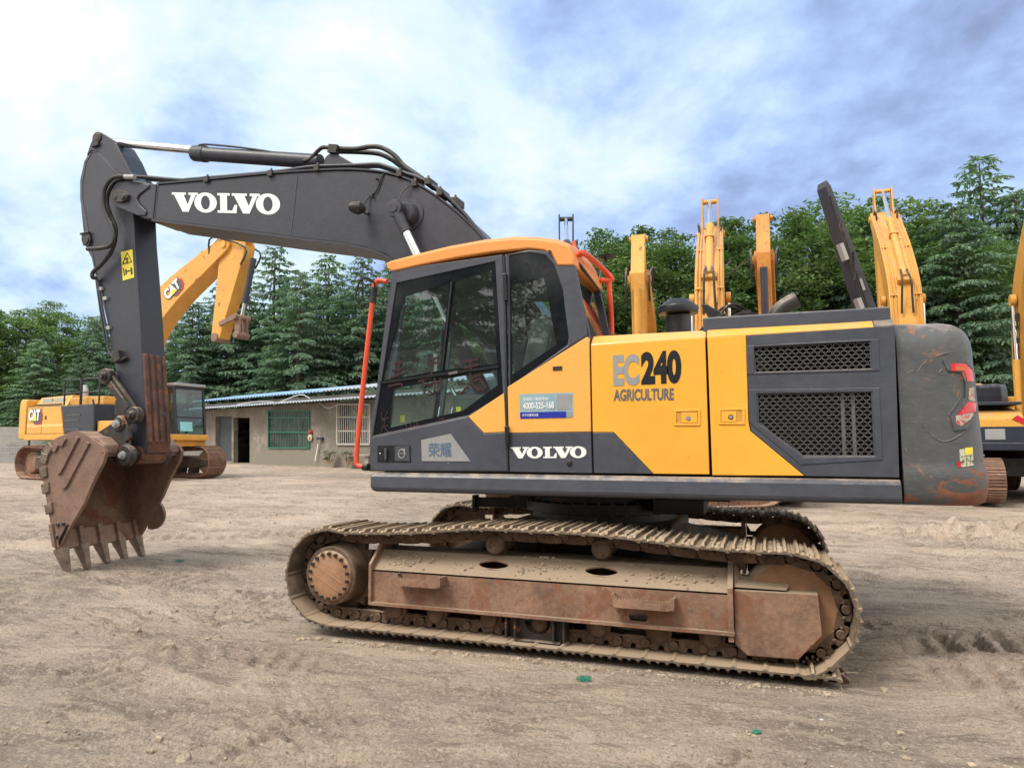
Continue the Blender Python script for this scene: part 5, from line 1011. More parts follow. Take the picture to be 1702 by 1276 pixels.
# ------------------------------------------------------------ excavators in the background
def ground_at(px, dep):
    d = ray(px, 741); p = CAM+d*dep; return Vector((p.x, p.y, TH(p.x, p.y)))
def machine(label, pos, h, s=1.0, body=None, dark=None, alpha=48, beta=-95, boomc=None, bucket=False, arm=True, bc_dark=False, group='excavators parked in the background', style='', bl=5.7, bw=.5, lf=1.0, thk=1.0, link=True, hk=1.0, solid=False):
    body = body or catyel; dark = dark or wet; boomc = boomc or booy
    root = empty('crawler_excavator', pos, YAW+R(h)); root.scale = (s, s, s); tag(root, label, 'excavator', group)
    def PB(mb, name, mats, bevel=0, parent=None, **k): return mb.build(name, mats, parent or root, (0, 0, 0), bevel, **k)
    for sg in (-1, 1):                        # undercarriage
        yc = sg*1.3; path = []; rr_ = .42; xa, xb = -1.85, 1.85
        for i in range(13): a = R(-90-180*i/12); path.append((xa+rr_*math.cos(a), .46+rr_*math.sin(a)))
        for i in range(1, 12): path.append((xa+(xb-xa)*i/12, .88-.05*math.sin(i/12*math.pi)))
        for i in range(13): a = R(90-180*i/12); path.append((xb+rr_*math.cos(a), .46+rr_*math.sin(a)))
        for i in range(1, 16): path.append((xb+(xa-xb)*i/16, .04))
        cl = [Vector((x, 0, z)) for x, z in path]+[Vector((path[0][0], 0, path[0][1]))]; acc = [0]
        for a, b_ in zip(cl, cl[1:]): acc.append(acc[-1]+(b_-a).length)
        n = int(acc[-1]/.19); mb = MB()
        for k in range(n):
            def at(t):
                t %= acc[-1]; i = max(1, int(np.searchsorted(acc, t))); return cl[i-1].lerp(cl[i], (t-acc[i-1])/(acc[i]-acc[i-1]))
            a, b_ = at(k*acc[-1]/n), at((k+.97)*acc[-1]/n); d = (b_-a).normalized(); n_ = Vector((-d.z, 0, d.x)); c = (a+b_)/2+Vector((0, yc, 0))
            mb.obox(c, d*(b_-a).length/2, (0, .3, 0), n_*.008)
            for q in (-.06, .0, .06): mb.obox(c+d*q+n_*.02, d*.006, (0, .295, 0), n_*.016)
            for y_ in (-.08, .08): mb.obox(c-n_*.05+Vector((0, y_, 0)), d*.09, (0, .02, 0), n_*.045)
        PB(mb, 'track', rustshoe)
        mb = MB(); mb.box(-1.5, 1.4, yc-.2, yc+.2, .27, .62); mb.prism([(1.35, yc-.18, .25), (2.0, yc-.16, .35), (2.0, yc-.16, .52), (1.35, yc-.18, .62)], (0, .36, 0)); tf = PB(mb, 'track_frame', darkrust, .03)
        for x in (xa, xb):
            mb = MB(); mb.lathe((x, yc-.12, .46), (0, 1, 0), [(0, .12), (.02, .28), (.1, .34), (.14, .34), (.22, .28), (.24, .12)], 28); PB(mb, 'end_wheel', rustp)
        mb = MB()
        for i in range(6): mb.cyl((-1.3+i*.52, yc-.14, .2), (-1.3+i*.52, yc+.14, .2), .08, n=12)
        each(mb, 'roller', darkrust, tf)
    mb = MB(); mb.box(-.7, .7, -1.1, 1.1, .5, .9); mb.lathe((0, 0, .88), (0, 0, 1), [(0, .6), (.2, .6)], 32); PB(mb, 'centre_frame', MATS['dark_steel'], .02)
    mb = MB(); mb.box(-2.35, 1.8, -1.36, 1.36, 1.06, 1.22); PB(mb, 'deck', dark if style != 'cat' else body, .02)
    # counterweight
    plan = [(-2.3, -1.36), (-2.62, -1.36), (-2.82, -1.2), (-2.93, -.7), (-2.96, 0), (-2.93, .7), (-2.82, 1.2), (-2.62, 1.36), (-2.3, 1.36)]; mb = MB(); rings = []
    for z, k in ((1.08, .86), (1.12, .95), (1.25, 1.0), (1.95, 1.0), (2.12, .96), (2.2, .86)): rings.append([(-2.3+(x+2.3)*k, y*(.9+.1*k), z) for x, y in plan])
    m_ = len(plan); mb.add([p for r_ in rings for p in r_], [(j*m_+i, j*m_+(i+1) % m_, (j+1)*m_+(i+1) % m_, (j+1)*m_+i) for j in range(5) for i in range(m_)]+[tuple(range(m_))[::-1], tuple(range(5*m_, 6*m_))])
    PB(mb, 'counterweight', body if style == 'cat' else dark, .05, seg=3)
    # engine house
    mb = MB(); mb.prism([(-2.28, -1.35, 1.22), (-.55, -1.35, 1.22), (-.75, -1.35, 1.98), (-2.28, -1.35, 1.98)], (0, .7, 0)) if style == 'cat' else mb.box(-2.28, -.35, -1.35, -.6, 1.22, 2.0)
    mb.prism([(-2.28, -1.20, 1.98), (-.75, -1.20, 1.98), (-.80, -1.0, 2.30), (-2.25, -1.0, 2.26)], (0, 2.1, 0)); mb.box(-2.28, -.35, -.6, 1.35, 1.22, 2.0)
    eh = PB(mb, 'engine_house', body, .03)
    if style == 'cat':
        mb = MB()
        for x in (-1.95, -1.40): mb.box(x, x+.42, -1.13, -1.09, 2.06, 2.22)
        mb.build('vent_panel', interl, eh)
        mb = MB(); mb.box(-1.56, -1.555, -1.356, -1.35, 1.24, 1.97); mb.box(-2.27, -2.26, -1.356, -1.3, 1.24, 1.97); mb.box(-2.2, -.7, -1.358, -1.345, 1.985, 2.0); mb.box(-1.42, -1.34, -1.357, -1.35, 1.62, 1.72); mb.build('panel_seam', black, eh)
        hexl(eh, [Vector((-2.12, -1.356, 1.92)), Vector((-1.52, -1.356, 1.92)), Vector((-1.52, -1.356, 1.48)), Vector((-2.12, -1.356, 1.48))], Vector((0, -1, 0)))
        mb = MB(); mb.prism([(-.53, -1.345, 1.24), (.75, -1.345, 1.24), (.75, -1.345, 2.0), (-.72, -1.345, 1.98)], (0, .75, 0)); sp_ = PB(mb, 'side_panel', dark, .03)
        mb = MB()
        for z in (1.34, 1.72): mb.bar((-.45, -1.35, z), (.15, -1.35, z), .02, .03); mb.bar((-.5, -1.35, z+.24), (.1, -1.35, z+.24), .02, .03)
        mb.build('panel_rib', MATS['counterweight_paint'], sp_)
        mb = MB()
        for x0, x1 in ((-.75, -.05), (0.0, .75)): mb.tube([(x0, -1.25, 2.0), (x0, -1.25, 2.62), (x0+.06, -1.25, 2.68), (x1-.06, -1.25, 2.68), (x1, -1.25, 2.62), (x1, -1.25, 2.0)], .022, 8); mb.tube([(x0, -1.25, 2.32), (x1, -1.25, 2.32)], .018, 8)
        mb.tube([(-2.1, -1.22, 2.04), (-.9, -1.22, 2.04)], .02, 8); mb.tube([(.8, -1.36, 1.3), (.8, -1.4, 1.9), (.7, -1.38, 2.1)], .025, 8); PB(mb, 'guard_rail', black)
        mb = MB(); mb.box(-.75, .7, -1.1, -.55, 2.0, 2.22); mb.box(.8, 1.5, -1.3, -.55, 1.22, 1.55); PB(mb, 'tool_box', body, .03)
        mb = MB(); mb.tube([(-1.2, -.4, 2.2), (-1.2, -.4, 2.45), (-1.28, -.4, 2.6)], .08, 12, k=4); PB(mb, 'exhaust_pipe', silver)
        mb = MB(); mb.box(-2.25, -.6, -1.352, -1.34, 1.42, 1.50); mb.build('raised_band', MATS['yellow_cab_paint'], eh)
    else:
        mb = MB(); mb.prism([(.2, -1.35, 1.22), (1.55, -1.35, 1.22), (1.55, -1.35, 1.72), (1.35, -1.35, 1.88), (.2, -1.35, 2.0)], (0, .85, 0)); tb = PB(mb, 'tool_box', body, .04)
        mb = MB(); mb.box(1.50, 1.565, -1.36, -.50, 1.22, 1.55); mb.box(1.56, 1.575, -1.2, -.85, 1.28, 1.5, 1); mb.build('front_step', [dark, silver], tb, (0, 0, 0), .01)
        mb = MB(); mb.prism([(1.556, -.62, 1.78), (1.556, -.50, 1.70), (1.556, -.50, 1.58), (1.556, -.72, 1.70)], (.01, 0, 0)); mb.build('red_chevron', redv, tb)
        mb = MB(); mb.box(.2, 1.5, -1.34, -.52, 2.0, 2.06); mb.build('box_lid', dark, tb, (0, 0, 0), .01)
        mb = MB(); mb.tube([(1.40, -1.30, 1.8), (1.40, -1.36, 2.02), (1.42, -1.42, 2.1)], .03, 8, k=3); mb.plate([(1.44, -1.50, 2.66), (1.44, -1.30, 2.66), (1.46, -1.34, 2.12), (1.46, -1.44, 2.10)], [[(1.44, -1.46, 2.60), (1.44, -1.34, 2.60), (1.46, -1.37, 2.2), (1.46, -1.42, 2.2)]], (.05, 0, 0)); PB(mb, 'side_mirror', catyel, .01)
        mb = MB(); mb.tube([(-1.2, .4, 2.2), (-1.2, .4, 2.5)], .06, 12); PB(mb, 'exhaust_pipe', darks)
    # cab
    x0, x1, y0, y1 = .0, 1.62, .42, 1.36; roofc = MATS['cab_trim_light'] if style == 'cat' else body
    mb = MB(); mb.box(x0, x1+.02, y0, y1, 1.22, 1.42); mb.box(x0, x0+.08, y0, y1, 1.4, 1.9)
    for (px_, py_) in ((x0+.04, y0), (x0+.04, y1), (x0+.85, y1), (x0+.85, y0)): mb.box(px_-.04, px_+.04, py_-.03, py_+.03, 1.4, 2.92)
    for y_ in (y0, y1): mb.prism([(x1-.02, y_-.03, 1.4), (x1+.05, y_-.03, 1.4), (x1-.12, y_-.03, 2.92), (x1-.2, y_-.03, 2.92)], (0, .06, 0)); mb.box(x0, x1-.1, y_-.025, y_+.025, 2.84, 2.94)
    mb.box(x0, x0+.06, y0, y1, 2.84, 2.94); mb.box(x1-.2, x1-.12, y0, y1, 2.84, 2.94); mb.bar((x1-.03, y0, 1.95), (x1-.03, y1, 1.95), .03, .04); cb_ = PB(mb, 'cab_frame', dark if style == 'cat' else (greyd if bc_dark else wet), .015)
    mb = MB(); mb.box(x0-.03, x1-.05, y0-.04, y1+.04, 2.94, 3.04); mb.build('cab_roof', roofc if style != 'cat' else MATS['silver_vinyl'], cb_, (0, 0, 0), .03)
    mb = MB(); mb.add([(x0+.03, y0, 1.42), (x1, y0, 1.42), (x1-.14, y0, 2.88), (x0+.03, y0, 2.88)], [(0, 1, 2, 3)]); mb.add([(x0+.03, y1, 1.42), (x1, y1, 1.42), (x1-.14, y1, 2.88), (x0+.03, y1, 2.88)], [(0, 1, 2, 3)])
    mb.add([(x1, y0, 1.42), (x1, y1, 1.42), (x1-.14, y1, 2.88), (x1-.14, y0, 2.88)], [(0, 1, 2, 3)]); mb.add([(x0+.03, y0, 1.9), (x0+.03, y1, 1.9), (x0+.03, y1, 2.88), (x0+.03, y0, 2.88)], [(0, 1, 2, 3)]); mb.build('cab_glass', gl_far, cb_, recalc=False)
    mb = MB(); mb.box(.35, .85, .65, 1.15, 1.42, 1.75); mb.prism([(.35, .65, 1.7), (.5, .65, 1.7), (.42, .65, 2.45), (.27, .65, 2.45)], (0, .5, 0)); mb.build('operator_seat', seatm, cb_, (0, 0, 0), .05)
    if style == 'cat':
        mb = MB(); mb.prism([(x1-.0+.005, .55, 1.50), (x1+.005, .95, 1.50), (x1-.035, .95, 1.80), (x1-.035, .55, 1.80)], (.004, 0, 0)); mb.build('windscreen_notice', paint('notice_paper', (.25, .62, .66), .5), cb_)
        mb = MB(); mb.box(1.2, 1.66, .40, 1.38, 1.02, 1.25); mb.box(.4, 1.2, .40, .5, 1.05, 1.25); mb.build('cab_base', body, cb_, (0, 0, 0), .02)
    if style == 'cat': cb_.scale.z = .875
    # boom
    F0 = Vector((.20, 0, 1.85)); al = R(alpha); U = Vector((math.cos(al), 0, math.sin(al))); Vn = Vector((-math.sin(al), 0, math.cos(al))); k_ = bl/5.7
    cen = spl([Vector((u_*k_, v_*k_, 0)) for u_, v_ in ((0, 0), (1.2, .62), (2.4, .95), (3.6, .76), (4.7, .38), (5.7, 0))], 5); hts = np.interp([c.x/k_ for c in cen], [0, 1.2, 2.4, 3.6, 4.7, 5.7], [.15, .32, .37, .30, .24, .16])*hk
    top, bot = [], []
    for i, c in enumerate(cen):
        t = (cen[min(i+1, len(cen)-1)]-cen[max(i-1, 0)]).normalized(); n_ = Vector((-t.y, t.x, 0)); a = c+n_*hts[i]; b_ = c-n_*hts[i]
        top.append(F0+U*a.x+Vn*a.y); bot.append(F0+U*b_.x+Vn*b_.y)
    tipv = cen[-1]; NP = F0+U*tipv.x
    cap = [NP+(U*math.cos(a)+Vn*math.sin(a))*.2 for a in (R(60), R(20), R(-20), R(-60))]
    mb = MB(); mb.prism([p-yv*bw/2 for p in top+cap+bot[::-1]], (0, bw, 0)); bm_ = PB(mb, 'boom', boomc, .02)
    mb = MB()
    for p0 in (NP,): mb.cyl(p0-yv*(bw/2+.04), p0+yv*(bw/2+.04), .09, n=16)
    for y_ in (-bw/2-.08, bw/2+.08): mb.cyl(F0+U*2.35*k_+Vn*.85*k_+yv*(y_-.05), F0+U*2.35*k_+Vn*.85*k_+yv*(y_+.05), .13, n=16)
    each(mb, 'boom_pin', body if not bc_dark else darks, bm_)
    mb = MB()
    for y_ in (-.42*bw, -.31*bw, .31*bw, .42*bw):
        pts = [F0+U*c.x+Vn*(c.y+hts[i]+.05)+yv*y_ for i, c in enumerate(cen) if i > 3]; mb.tube(pts[::2], .017, 6)
    each(mb, 'boom_pipe', boomc, bm_)
    mb = MB()
    for i in (9, 16):
        c = cen[i]; p = F0+U*c.x+Vn*(c.y+hts[i]+.04)
        for y_ in (-.365*bw, .365*bw): mb.obox(p+yv*y_, U*.02, yv*bw*.10, Vn*.03)
    each(mb, 'pipe_clamp', boomc, bm_)
    bb = Vector((.80, 0, 1.42)); bt = F0+U*2.35*k_+Vn*.85*k_
    for y_ in (-bw/2-.08, bw/2+.08):
        a, b_ = bb+yv*y_, bt+yv*y_; d = (b_-a); mb = MB(); mb.cyl(a, a+d*.55, .075, n=16); PB(mb, 'boom_cylinder_barrel', boomc); mb = MB(); mb.cyl(a+d*.5, b_, .045, n=14); PB(mb, 'boom_cylinder_rod', chrome)
    if arm:
        be = R(beta); A_ = Vector((math.cos(be), 0, math.sin(be))); Bn = Vector((-math.sin(be), 0, math.cos(be)))
        Bn = Bn*thk; A_ = A_*lf; aw = .17*bw/.5; tail = NP-A_*.85*1.0+Bn*.12
        prof = [NP-A_*.98+Bn*.05, NP-A_*.92+Bn*.24, NP-A_*.70+Bn*.33, NP+A_*.0+Bn*.62, NP+A_*.35+Bn*.60, NP+A_*1.6+Bn*.36, NP+A_*2.75+Bn*.14, NP+A_*2.84-Bn*.02, NP+A_*2.74-Bn*.14, NP+A_*1.2-Bn*.16, NP+A_*.3-Bn*.20, NP-A_*.1-Bn*.18, NP-A_*.5-Bn*.04]
        mb = MB()
        for y_ in (-aw, aw-.04): mb.prism([p+yv*y_ for p in prof], (0, .04, 0))
        mb.prism([p-yv*(aw-.03) for p in (prof[1:12] if solid else prof[3:11]+[NP-A_*.1-Bn*.0])], (0, 2*aw-.06, 0))
        ar = PB(mb, 'arm', boomc, .012)
        cb0 = F0+U*2.55*k_+Vn*(1.40*k_); ct = tail
        d = ct-cb0; mb = MB(); mb.lathe(cb0, d, [(0, .05), (.02, .085), (d.length*.58, .085), (d.length*.585, .10), (d.length*.63, .10), (d.length*.632, .05)], 20); mb.obox(cb0-Vn*.1, U*.10, yv*.16, Vn*.12)
        mb.obox(cb0+d*.45, d.normalized()*.02, yv*.11, Vn*.11); PB(mb, 'arm_cylinder_barrel', boomc)
        mb = MB(); mb.cyl(cb0+d*.6, ct, .05, n=14); PB(mb, 'arm_cylinder_rod', chrome)
        mb = MB(); mb.cyl(ct-yv*.2, ct+yv*.2, .06, n=12); mb.build('arm_pin', boomc, ar)
        mb = MB()
        for y_ in (-.07, .07): mb.tube([cb0+d*.05+yv*y_+Vn*.1, cb0-U*.25+yv*y_*1.4+Vn*.18, cb0-U*.6+yv*y_*1.6-Vn*.02, cb0-U*.95+yv*y_*1.8-Vn*.25], .026, 8, k=4)
        for y_ in (-.24, .24): mb.tube([NP-U*.5+Vn*.28+yv*y_, NP-U*.1+Vn*.45+yv*y_*1.2, NP+A_*.1+Bn*.7+yv*y_, NP+A_*.6+Bn*.62+yv*y_], .024, 8, k=4)
        each(mb, 'hose', rubber, root)
        if not link:
            mb = MB()
            for q in (.30, .42, .52): mb.tube([NP+A_*.3+Bn*(q+.1)-yv*(aw+.03), NP+A_*1.5+Bn*q*.8-yv*(aw+.03), NP+A_*2.6+Bn*q*.25-yv*(aw+.03)], .016, 6, k=3)
            each(mb, 'arm_pipe', darks, ar)
            mb = MB(); mb.obox(NP+A_*1.2+Bn*.2-yv*(aw+.02), A_*.09, yv*.01, Bn*.10); mb.obox(NP+A_*1.75+Bn*.52-yv*aw, A_*.13, yv*.06, Bn*.10); mb.obox(NP+A_*.95+Bn*.66-yv*aw, A_*.08, yv*.06, Bn*.12); each(mb, 'arm_box', MATS['silver_vinyl'], ar)
            mb = MB(); mb.bar(NP+A_*1.3+Bn*.5-yv*(aw+.03), NP+A_*1.7-Bn*.02-yv*(aw+.03), .05, .02)
            for k in range(9): p = NP+A_*(.3+k*.27)-yv*(aw+.015); mb.bar(p+Bn*(.45-k*.035), p-Bn*.06, .02, .02)
            each(mb, 'arm_rib', greyd, ar); return root
        kb = NP+A_*.35+Bn*.78; ke = NP+A_*2.1+Bn*.62; d = ke-kb; mb = MB(); mb.cyl(kb, kb+d*.72, .075, n=16); mb.lathe(kb+d*.68, d, [(0, .09), (.12, .09)], 16); PB(mb, 'bucket_cylinder_barrel', greyd if style in ('cat', 'c') else boomc)
        mb = MB(); mb.cyl(kb+d*.7, ke, .045, n=12); PB(mb, 'bucket_cylinder_rod', chrome)
        mb = MB()
        for y_ in (-.22, .17): mb.bar(NP+A_*2.35+Bn*.12+yv*(y_+.02), ke+yv*(y_+.02), .05, .13)
        mb.cyl(ke-yv*.25, ke+yv*.25, .07, n=14)
        for y_ in (-.12, .12): mb.bar(ke+yv*y_, ke+A_*.5+Bn*.06+yv*y_, .06, .18)
        mb.cyl(ke+A_*.52+Bn*.06-yv*.2, ke+A_*.52+Bn*.06+yv*.2, .09, n=14); mb.lathe(NP+A_*2.74-yv*.21, (0, 1, 0), [(0, .12), (.42, .12)], 18)
        PB(mb, 'bucket_linkage', MATS['bucket_rust'] if style == 'cat' else darks, .01)
        if bucket:
            T0 = NP+A_*2.74; cur = [T0+Vector((x, -.55, z)) for x, z in ((-.1, .15), (.45, .15), (.85, -.15), (.95, -.6), (.7, -1.0), (.2, -1.15), (-.4, -1.1))]; mb = MB(); mb.prism(cur+[T0+Vector((-.15, -.55, -.1))], (0, 1.1, 0)); PB(mb, 'bucket', buck, .03)
    return root
def hexl(par, q, n_):                        # maker's plate: white letters, red hexagon, yellow triangle
    def Q(a, b_, o): return quadmap([p+n_*o for p in q], a, b_)
    mb = MB(); mb.add([Q(a, b_, .004) for a, b_ in ((.36, .08), (.42, .0), (.86, .0), (1.0, .28), (1.0, .66), (.80, .98), (.52, .98))], [tuple(range(7))]); mb.build('red_hexagon', redv, par, recalc=False)
    mb = MB(); mb.add([Q(a, b_, .008) for a, b_ in ((.30, .14), (.46, .06), (.82, .08), (.93, .32), (.93, .62), (.76, .88), (.4, .88))], [tuple(range(7))]); mb.build('grey_hexagon', MATS['counterweight_paint'], par, recalc=False)
    g_ = letter_mesh('CAT', .09); g2 = letter_mesh('CAT', .055)
    lettering('letter_outline', g_, [Q(-.08, 1.03, .012), Q(.86, 1.03, .012), Q(.86, .22, .012), Q(-.08, .22, .012)], blackv, par, (0, 0, 0), 0, n_)
    lettering('maker_lettering', g2, [Q(-.05, .99, .016), Q(.83, .99, .016), Q(.83, .26, .016), Q(-.05, .26, .016)], white, par, (0, 0, 0), 0, n_)
    mb = MB(); mb.add([Q(.22, .26, .02), Q(.60, .26, .02), Q(.41, .62, .02)], [(0, 1, 2)]); mb.build('yellow_triangle', yelv, par, recalc=False)
rustshoe = paint('parked_track_rust', (.21, .115, .08), .75, var=.3, vs_=6, dust=.3, dcol=(.32, .22, .16), bump=.4)
darkrust = paint('parked_frame_rust', (.08, .055, .045), .75, var=.3, vs_=5, dust=.22, bump=.3)
def gp(px, dep): return ground_at(px, dep)
def place(px, v, dep, h, s_, alpha, bl, tl=.95):
    d = ray(px, v); p = CAM+d*dep; reach = (.20+bl*math.cos(R(alpha)))*s_; a = YAW+R(h)
    x, y = p.x-reach*math.cos(a), p.y-reach*math.sin(a); return Vector((x, y, TH(x, y)))
def parked(label, px, v, dep, h, s_=1.0, bl=5.6, tl=.95, **k):
    # the boom pitch that brings the top of the arm (or the bare boom tip) to its real height
    zt = HC+(741-v)*dep/FPX-.38; al = math.degrees(math.asin(min(.95, (zt/s_-1.85-tl)/bl)))
    return machine(label, place(px, v, dep, h, s_, al, bl), h, s_, alpha=al, bl=bl, **k)
def F0l(alpha, bl, u_, v_, y_):
    al = R(alpha); U = Vector((math.cos(al), 0, math.sin(al))); Vn = Vector((-math.sin(al), 0, math.cos(al))); return Vector((.20, y_, 1.85))+U*u_+Vn*v_
cat = machine('yellow and black crawler excavator parked at the left in front of the low building', gp(205, 22.3), -27, 1.12, alpha=48, beta=-97, style='cat', lf=.88, hk=1.22, thk=1.1, group='excavators parked in the background')
hexl(cat, [F0l(48, 5.7, a_, b_, -.256) for a_, b_ in ((3.45, 1.00), (4.15, .80), (4.05, .38), (3.38, .54))], Vector((0, -1, 0)))
parked('yellow excavator facing the camera, leftmost slim raised arm right of the cab', 1062, 398, 14.7, -104, .95, 5.3, beta=-91, bw=.42, solid=True)
parked('yellow excavator facing away behind the air intake cap, chrome rod at boom top', 1180, 345, 21.2, 73, 1.15, 5.6, .75, beta=-80, bw=.62)
parked('orange excavator between air intake and exhaust, slim arm with grey cylinder', 1268, 364, 14.6, -111, .95, 5.6, beta=-91, bw=.40, solid=True, style='c', boomc=paint('boom_orange_yellow', (.58, .23, .04), .5, var=.15, rust=.22, rcol=(.13, .06, .03)))
pz = CAM+ray(1474, 596)*16.5
al_ = math.degrees(math.asin(((pz.z-.35)/1.12-1.85)/5.7))
machine('excavator whose long dark grey arm leans left behind the engine hood', place(1474, 596, 16.5, 14, 1.12, al_, 5.7), 14, 1.12, alpha=al_, beta=111, bl=5.7, boomc=greyd, bc_dark=True, lf=1.38, thk=.45, link=False, bw=.42)
parked('yellow excavator facing away behind the counterweight gap, many pipes on its boom', 1468, 327, 23.5, 69, 1.12, 6.5, .75, beta=-88, bw=.74)
parked('excavator behind the cab, only its dark arm tip shows above the orange roof', 941, 373, 21.0, 86, 1.1, 5.3, .75, boomc=greyd, beta=-80, bc_dark=True, bw=.6)
sd_ = machine('yellow excavator at the right edge of the picture, red chevron on its front box', gp(1722, 15.6), -114, 1.0, alpha=56, beta=-50, bw=.7)
q_ = [F0l(56, 5.7, a_, b_, -.256) for a_, b_ in ((.9, .28), (2.1, .80), (2.2, .50), (1.0, -.02))]; q_ = [p+Vector((0, -.10, 0)) for p in q_]
lettering('maker_lettering', letter_mesh('SDLG', .05), q_, blackv, sd_, (0, 0, 0), .004)
# ------------------------------------------------------------ low building and brick wall
Pa = gp(345, 36.5); Pb = gp(640, 27.6); e_ = Vector((Pb.x-Pa.x, Pb.y-Pa.y, 0)); Lb = e_.length; e_.normalize(); nb_ = Vector((e_.y, -e_.x, 0))   # nb_ points to the camera
if nb_.dot(-Pa) < 0: nb_ = -nb_
def BL(px, py, out=0.0):
    d = ray(px, py); o_ = Vector((Pa.x, Pa.y, 0))+nb_*out; t = (o_-CAM).dot(nb_)/d.dot(nb_); return CAM+d*t
plaster = paint('cracked_plaster', (.185, .168, .145), .9, var=.25, vs_=.9, rust=.35, rcol=(.17, .155, .14), rs=1.4, bump=.3, bs=15, low=(.0, 1.5, (.13, .12, .10)))
concrete = paint('eave_concrete', (.33, .31, .27), .9, var=.15, vs_=1)
bluet = paint('blue_roof_sheet', (.27, .43, .66), .4, var=.1, vs_=.5)
zinc = paint('zinc_sheet', (.50, .54, .60), .35, metal=.35, var=.12, vs_=1)
nearblk = paint('near_black', (.018, .022, .03), .5)
greenf = paint('green_window_frame', (.02, .16, .10), .5, var=.15)
greeng = glass('green_screen', (.12, .30, .22), .5, .25)
bars = paint('window_bar', (.42, .42, .38), .5)
bld = empty('low_building', Pa); tag(bld, 'long low plastered building with blue sheet roof at the far left of the yard', 'building')
zg = .2
def bprism(name, m, p0, p1, z0, z1, out0, out1, par=None, bevel=0):
    mb = MB(); a = Vector((p0.x, p0.y, 0)); b_ = Vector((p1.x, p1.y, 0)); mb.prism([a+nb_*out0+Vector((0,0,z0)), b_+nb_*out0+Vector((0,0,z0)), b_+nb_*out1+Vector((0,0,z0)), a+nb_*out1+Vector((0,0,z0))], (0, 0, z1-z0)); return mb.build(name, m, par or bld, Pa, bevel)
ext = Pa+e_*(Lb+9); start = Pa-e_*.6
wall_top = 3.35
hol = []
def bhole(x0, y0, x1, y1): return [BL(x0, y1), BL(x1, y1), BL(x1, y0), BL(x0, y0)]
H_door = bhole(388, 694, 415, 769); H_pan = bhole(358, 692, 385, 766); H_win = bhole(447, 683, 515, 744); H_bar = bhole(562, 672, 616, 738)
mb = MB(); mb.plate([Vector((start.x, start.y, zg)), Vector((ext.x, ext.y, zg)), Vector((ext.x, ext.y, wall_top)), Vector((start.x, start.y, wall_top))], [H_door, H_pan, H_win, H_bar], -nb_*.24); wl_ = mb.build('front_wall', plaster, bld, Pa)
bprism('side_wall', plaster, start, start+e_*.24, zg, 3.3, -.24, -5)
bprism('back_wall', plaster, start, ext, zg, 3.6, -5, -5.2); bprism('room_floor', concrete, start, ext, .45, .5, -.2, -5)
def back(h, name, m, dz, par=bld, out=-.20):
    mb = MB(); mb.prism([p+nb_*out for p in h], -nb_*.03); return mb.build(name, m, par, Pa)
back(H_pan, 'door_leaf', paint('grey_door', (.055, .065, .08), .5), 0)
dl = back(H_door, 'doorway_shade_sheet', nearblk, 0, out=-2.5); bprism('ceiling', concrete, start, ext, 3.30, 3.34, -.24, -5)  # near-black sheet set inside the room paints the doorway's shade
wf = back(H_win, 'window', nearblk, 0, out=-.22); wf2 = back(H_bar, 'window', interl, 0, out=-.6)
mb = MB(); mb.add([p-nb_*.03 for p in H_win], [(0, 1, 2, 3)]); mb.build('green_screen', greeng, wf, Pa, recalc=False)
mb = MB(); q = H_win
for a, b_ in ((0, 1), (1, 2), (2, 3), (3, 0)): mb.bar(q[a]+nb_*.01, q[b_]+nb_*.01, .09, .06)
mb.bar(q[0].lerp(q[3], .42), q[1].lerp(q[2], .42), .06, .05); mb.bar(q[0].lerp(q[3], .82), q[1].lerp(q[2], .82), .05, .05); mb.build('frame', greenf, wf, Pa)
mb = MB()
for i in range(1, 16): mb.bar(q[0].lerp(q[1], i/16)+nb_*.01, q[3].lerp(q[2], i/16)+nb_*.01, .022, .02)
mb.build('bars', greenf, wf, Pa)
mb = MB(); q = H_bar
for a, b_ in ((0, 1), (1, 2), (2, 3), (3, 0)): mb.bar(q[a]+nb_*.02, q[b_]+nb_*.02, .10, .07)
for t in (.33, .68): mb.bar(q[0].lerp(q[3], t)+nb_*.02, q[1].lerp(q[2], t)+nb_*.02, .04, .05)
for i in range(1, 15): mb.bar(q[0].lerp(q[1], i/15)+nb_*.04, q[3].lerp(q[2], i/15)+nb_*.04, .03, .03)
mb.build('bars', bars, wf2, Pa)
for i, c_ in enumerate(((.5, .05, .08), (.02, .05, .3), (.6, .6, .6), (.5, .12, .1), (.4, .4, .1))):
    p = BL(575+i*8, 712-(i*13) % 30, -.4); mb = MB(); mb.blob(p, .12, seed=i+2, sz=1.3); mb.build('window_item', paint('item%d' % i, c_), wf2, Pa)
def sheet(name, m, z0, z1, out0, out1, a, b_, pitch_=.22, amp=.03):
    mb = MB(); n = int((b_-a).length/(pitch_/6)); V_ = []
    for i in range(n+1):
        p = a+(b_-a)*(i/n); w_ = amp*math.cos(2*math.pi*i/6); V_ += [Vector((p.x, p.y, 0))+nb_*out0+Vector((0, 0, z0+w_)), Vector((p.x, p.y, 0))+nb_*out1+Vector((0, 0, z1+w_))]
    mb.add(V_, [(2*i, 2*i+2, 2*i+3, 2*i+1) for i in range(n)]); o_ = mb.build(name, m, bld, Pa, recalc=False); md = o_.modifiers.new('s', 'SOLIDIFY'); md.thickness = .012; return o_
aw0 = BL(352, 677, .9).z; aw1 = BL(615, 660, .9).z; awz = (aw0+aw1)/2
ur = (BL(352, 663, .4).z+BL(612, 646, .4).z)/2
sheet('awning', zinc, awz, awz+.14, .9, .05, start-e_*.2, ext); sheet('roof', bluet, ur, ur+.50, .45, -2.6, start-e_*.3, start+e_*(Lb*.78), .25, .035); sheet('roof', zinc, ur+.01, ur+.51, .45, -2.6, start+e_*(Lb*.78), ext, .25, .035)
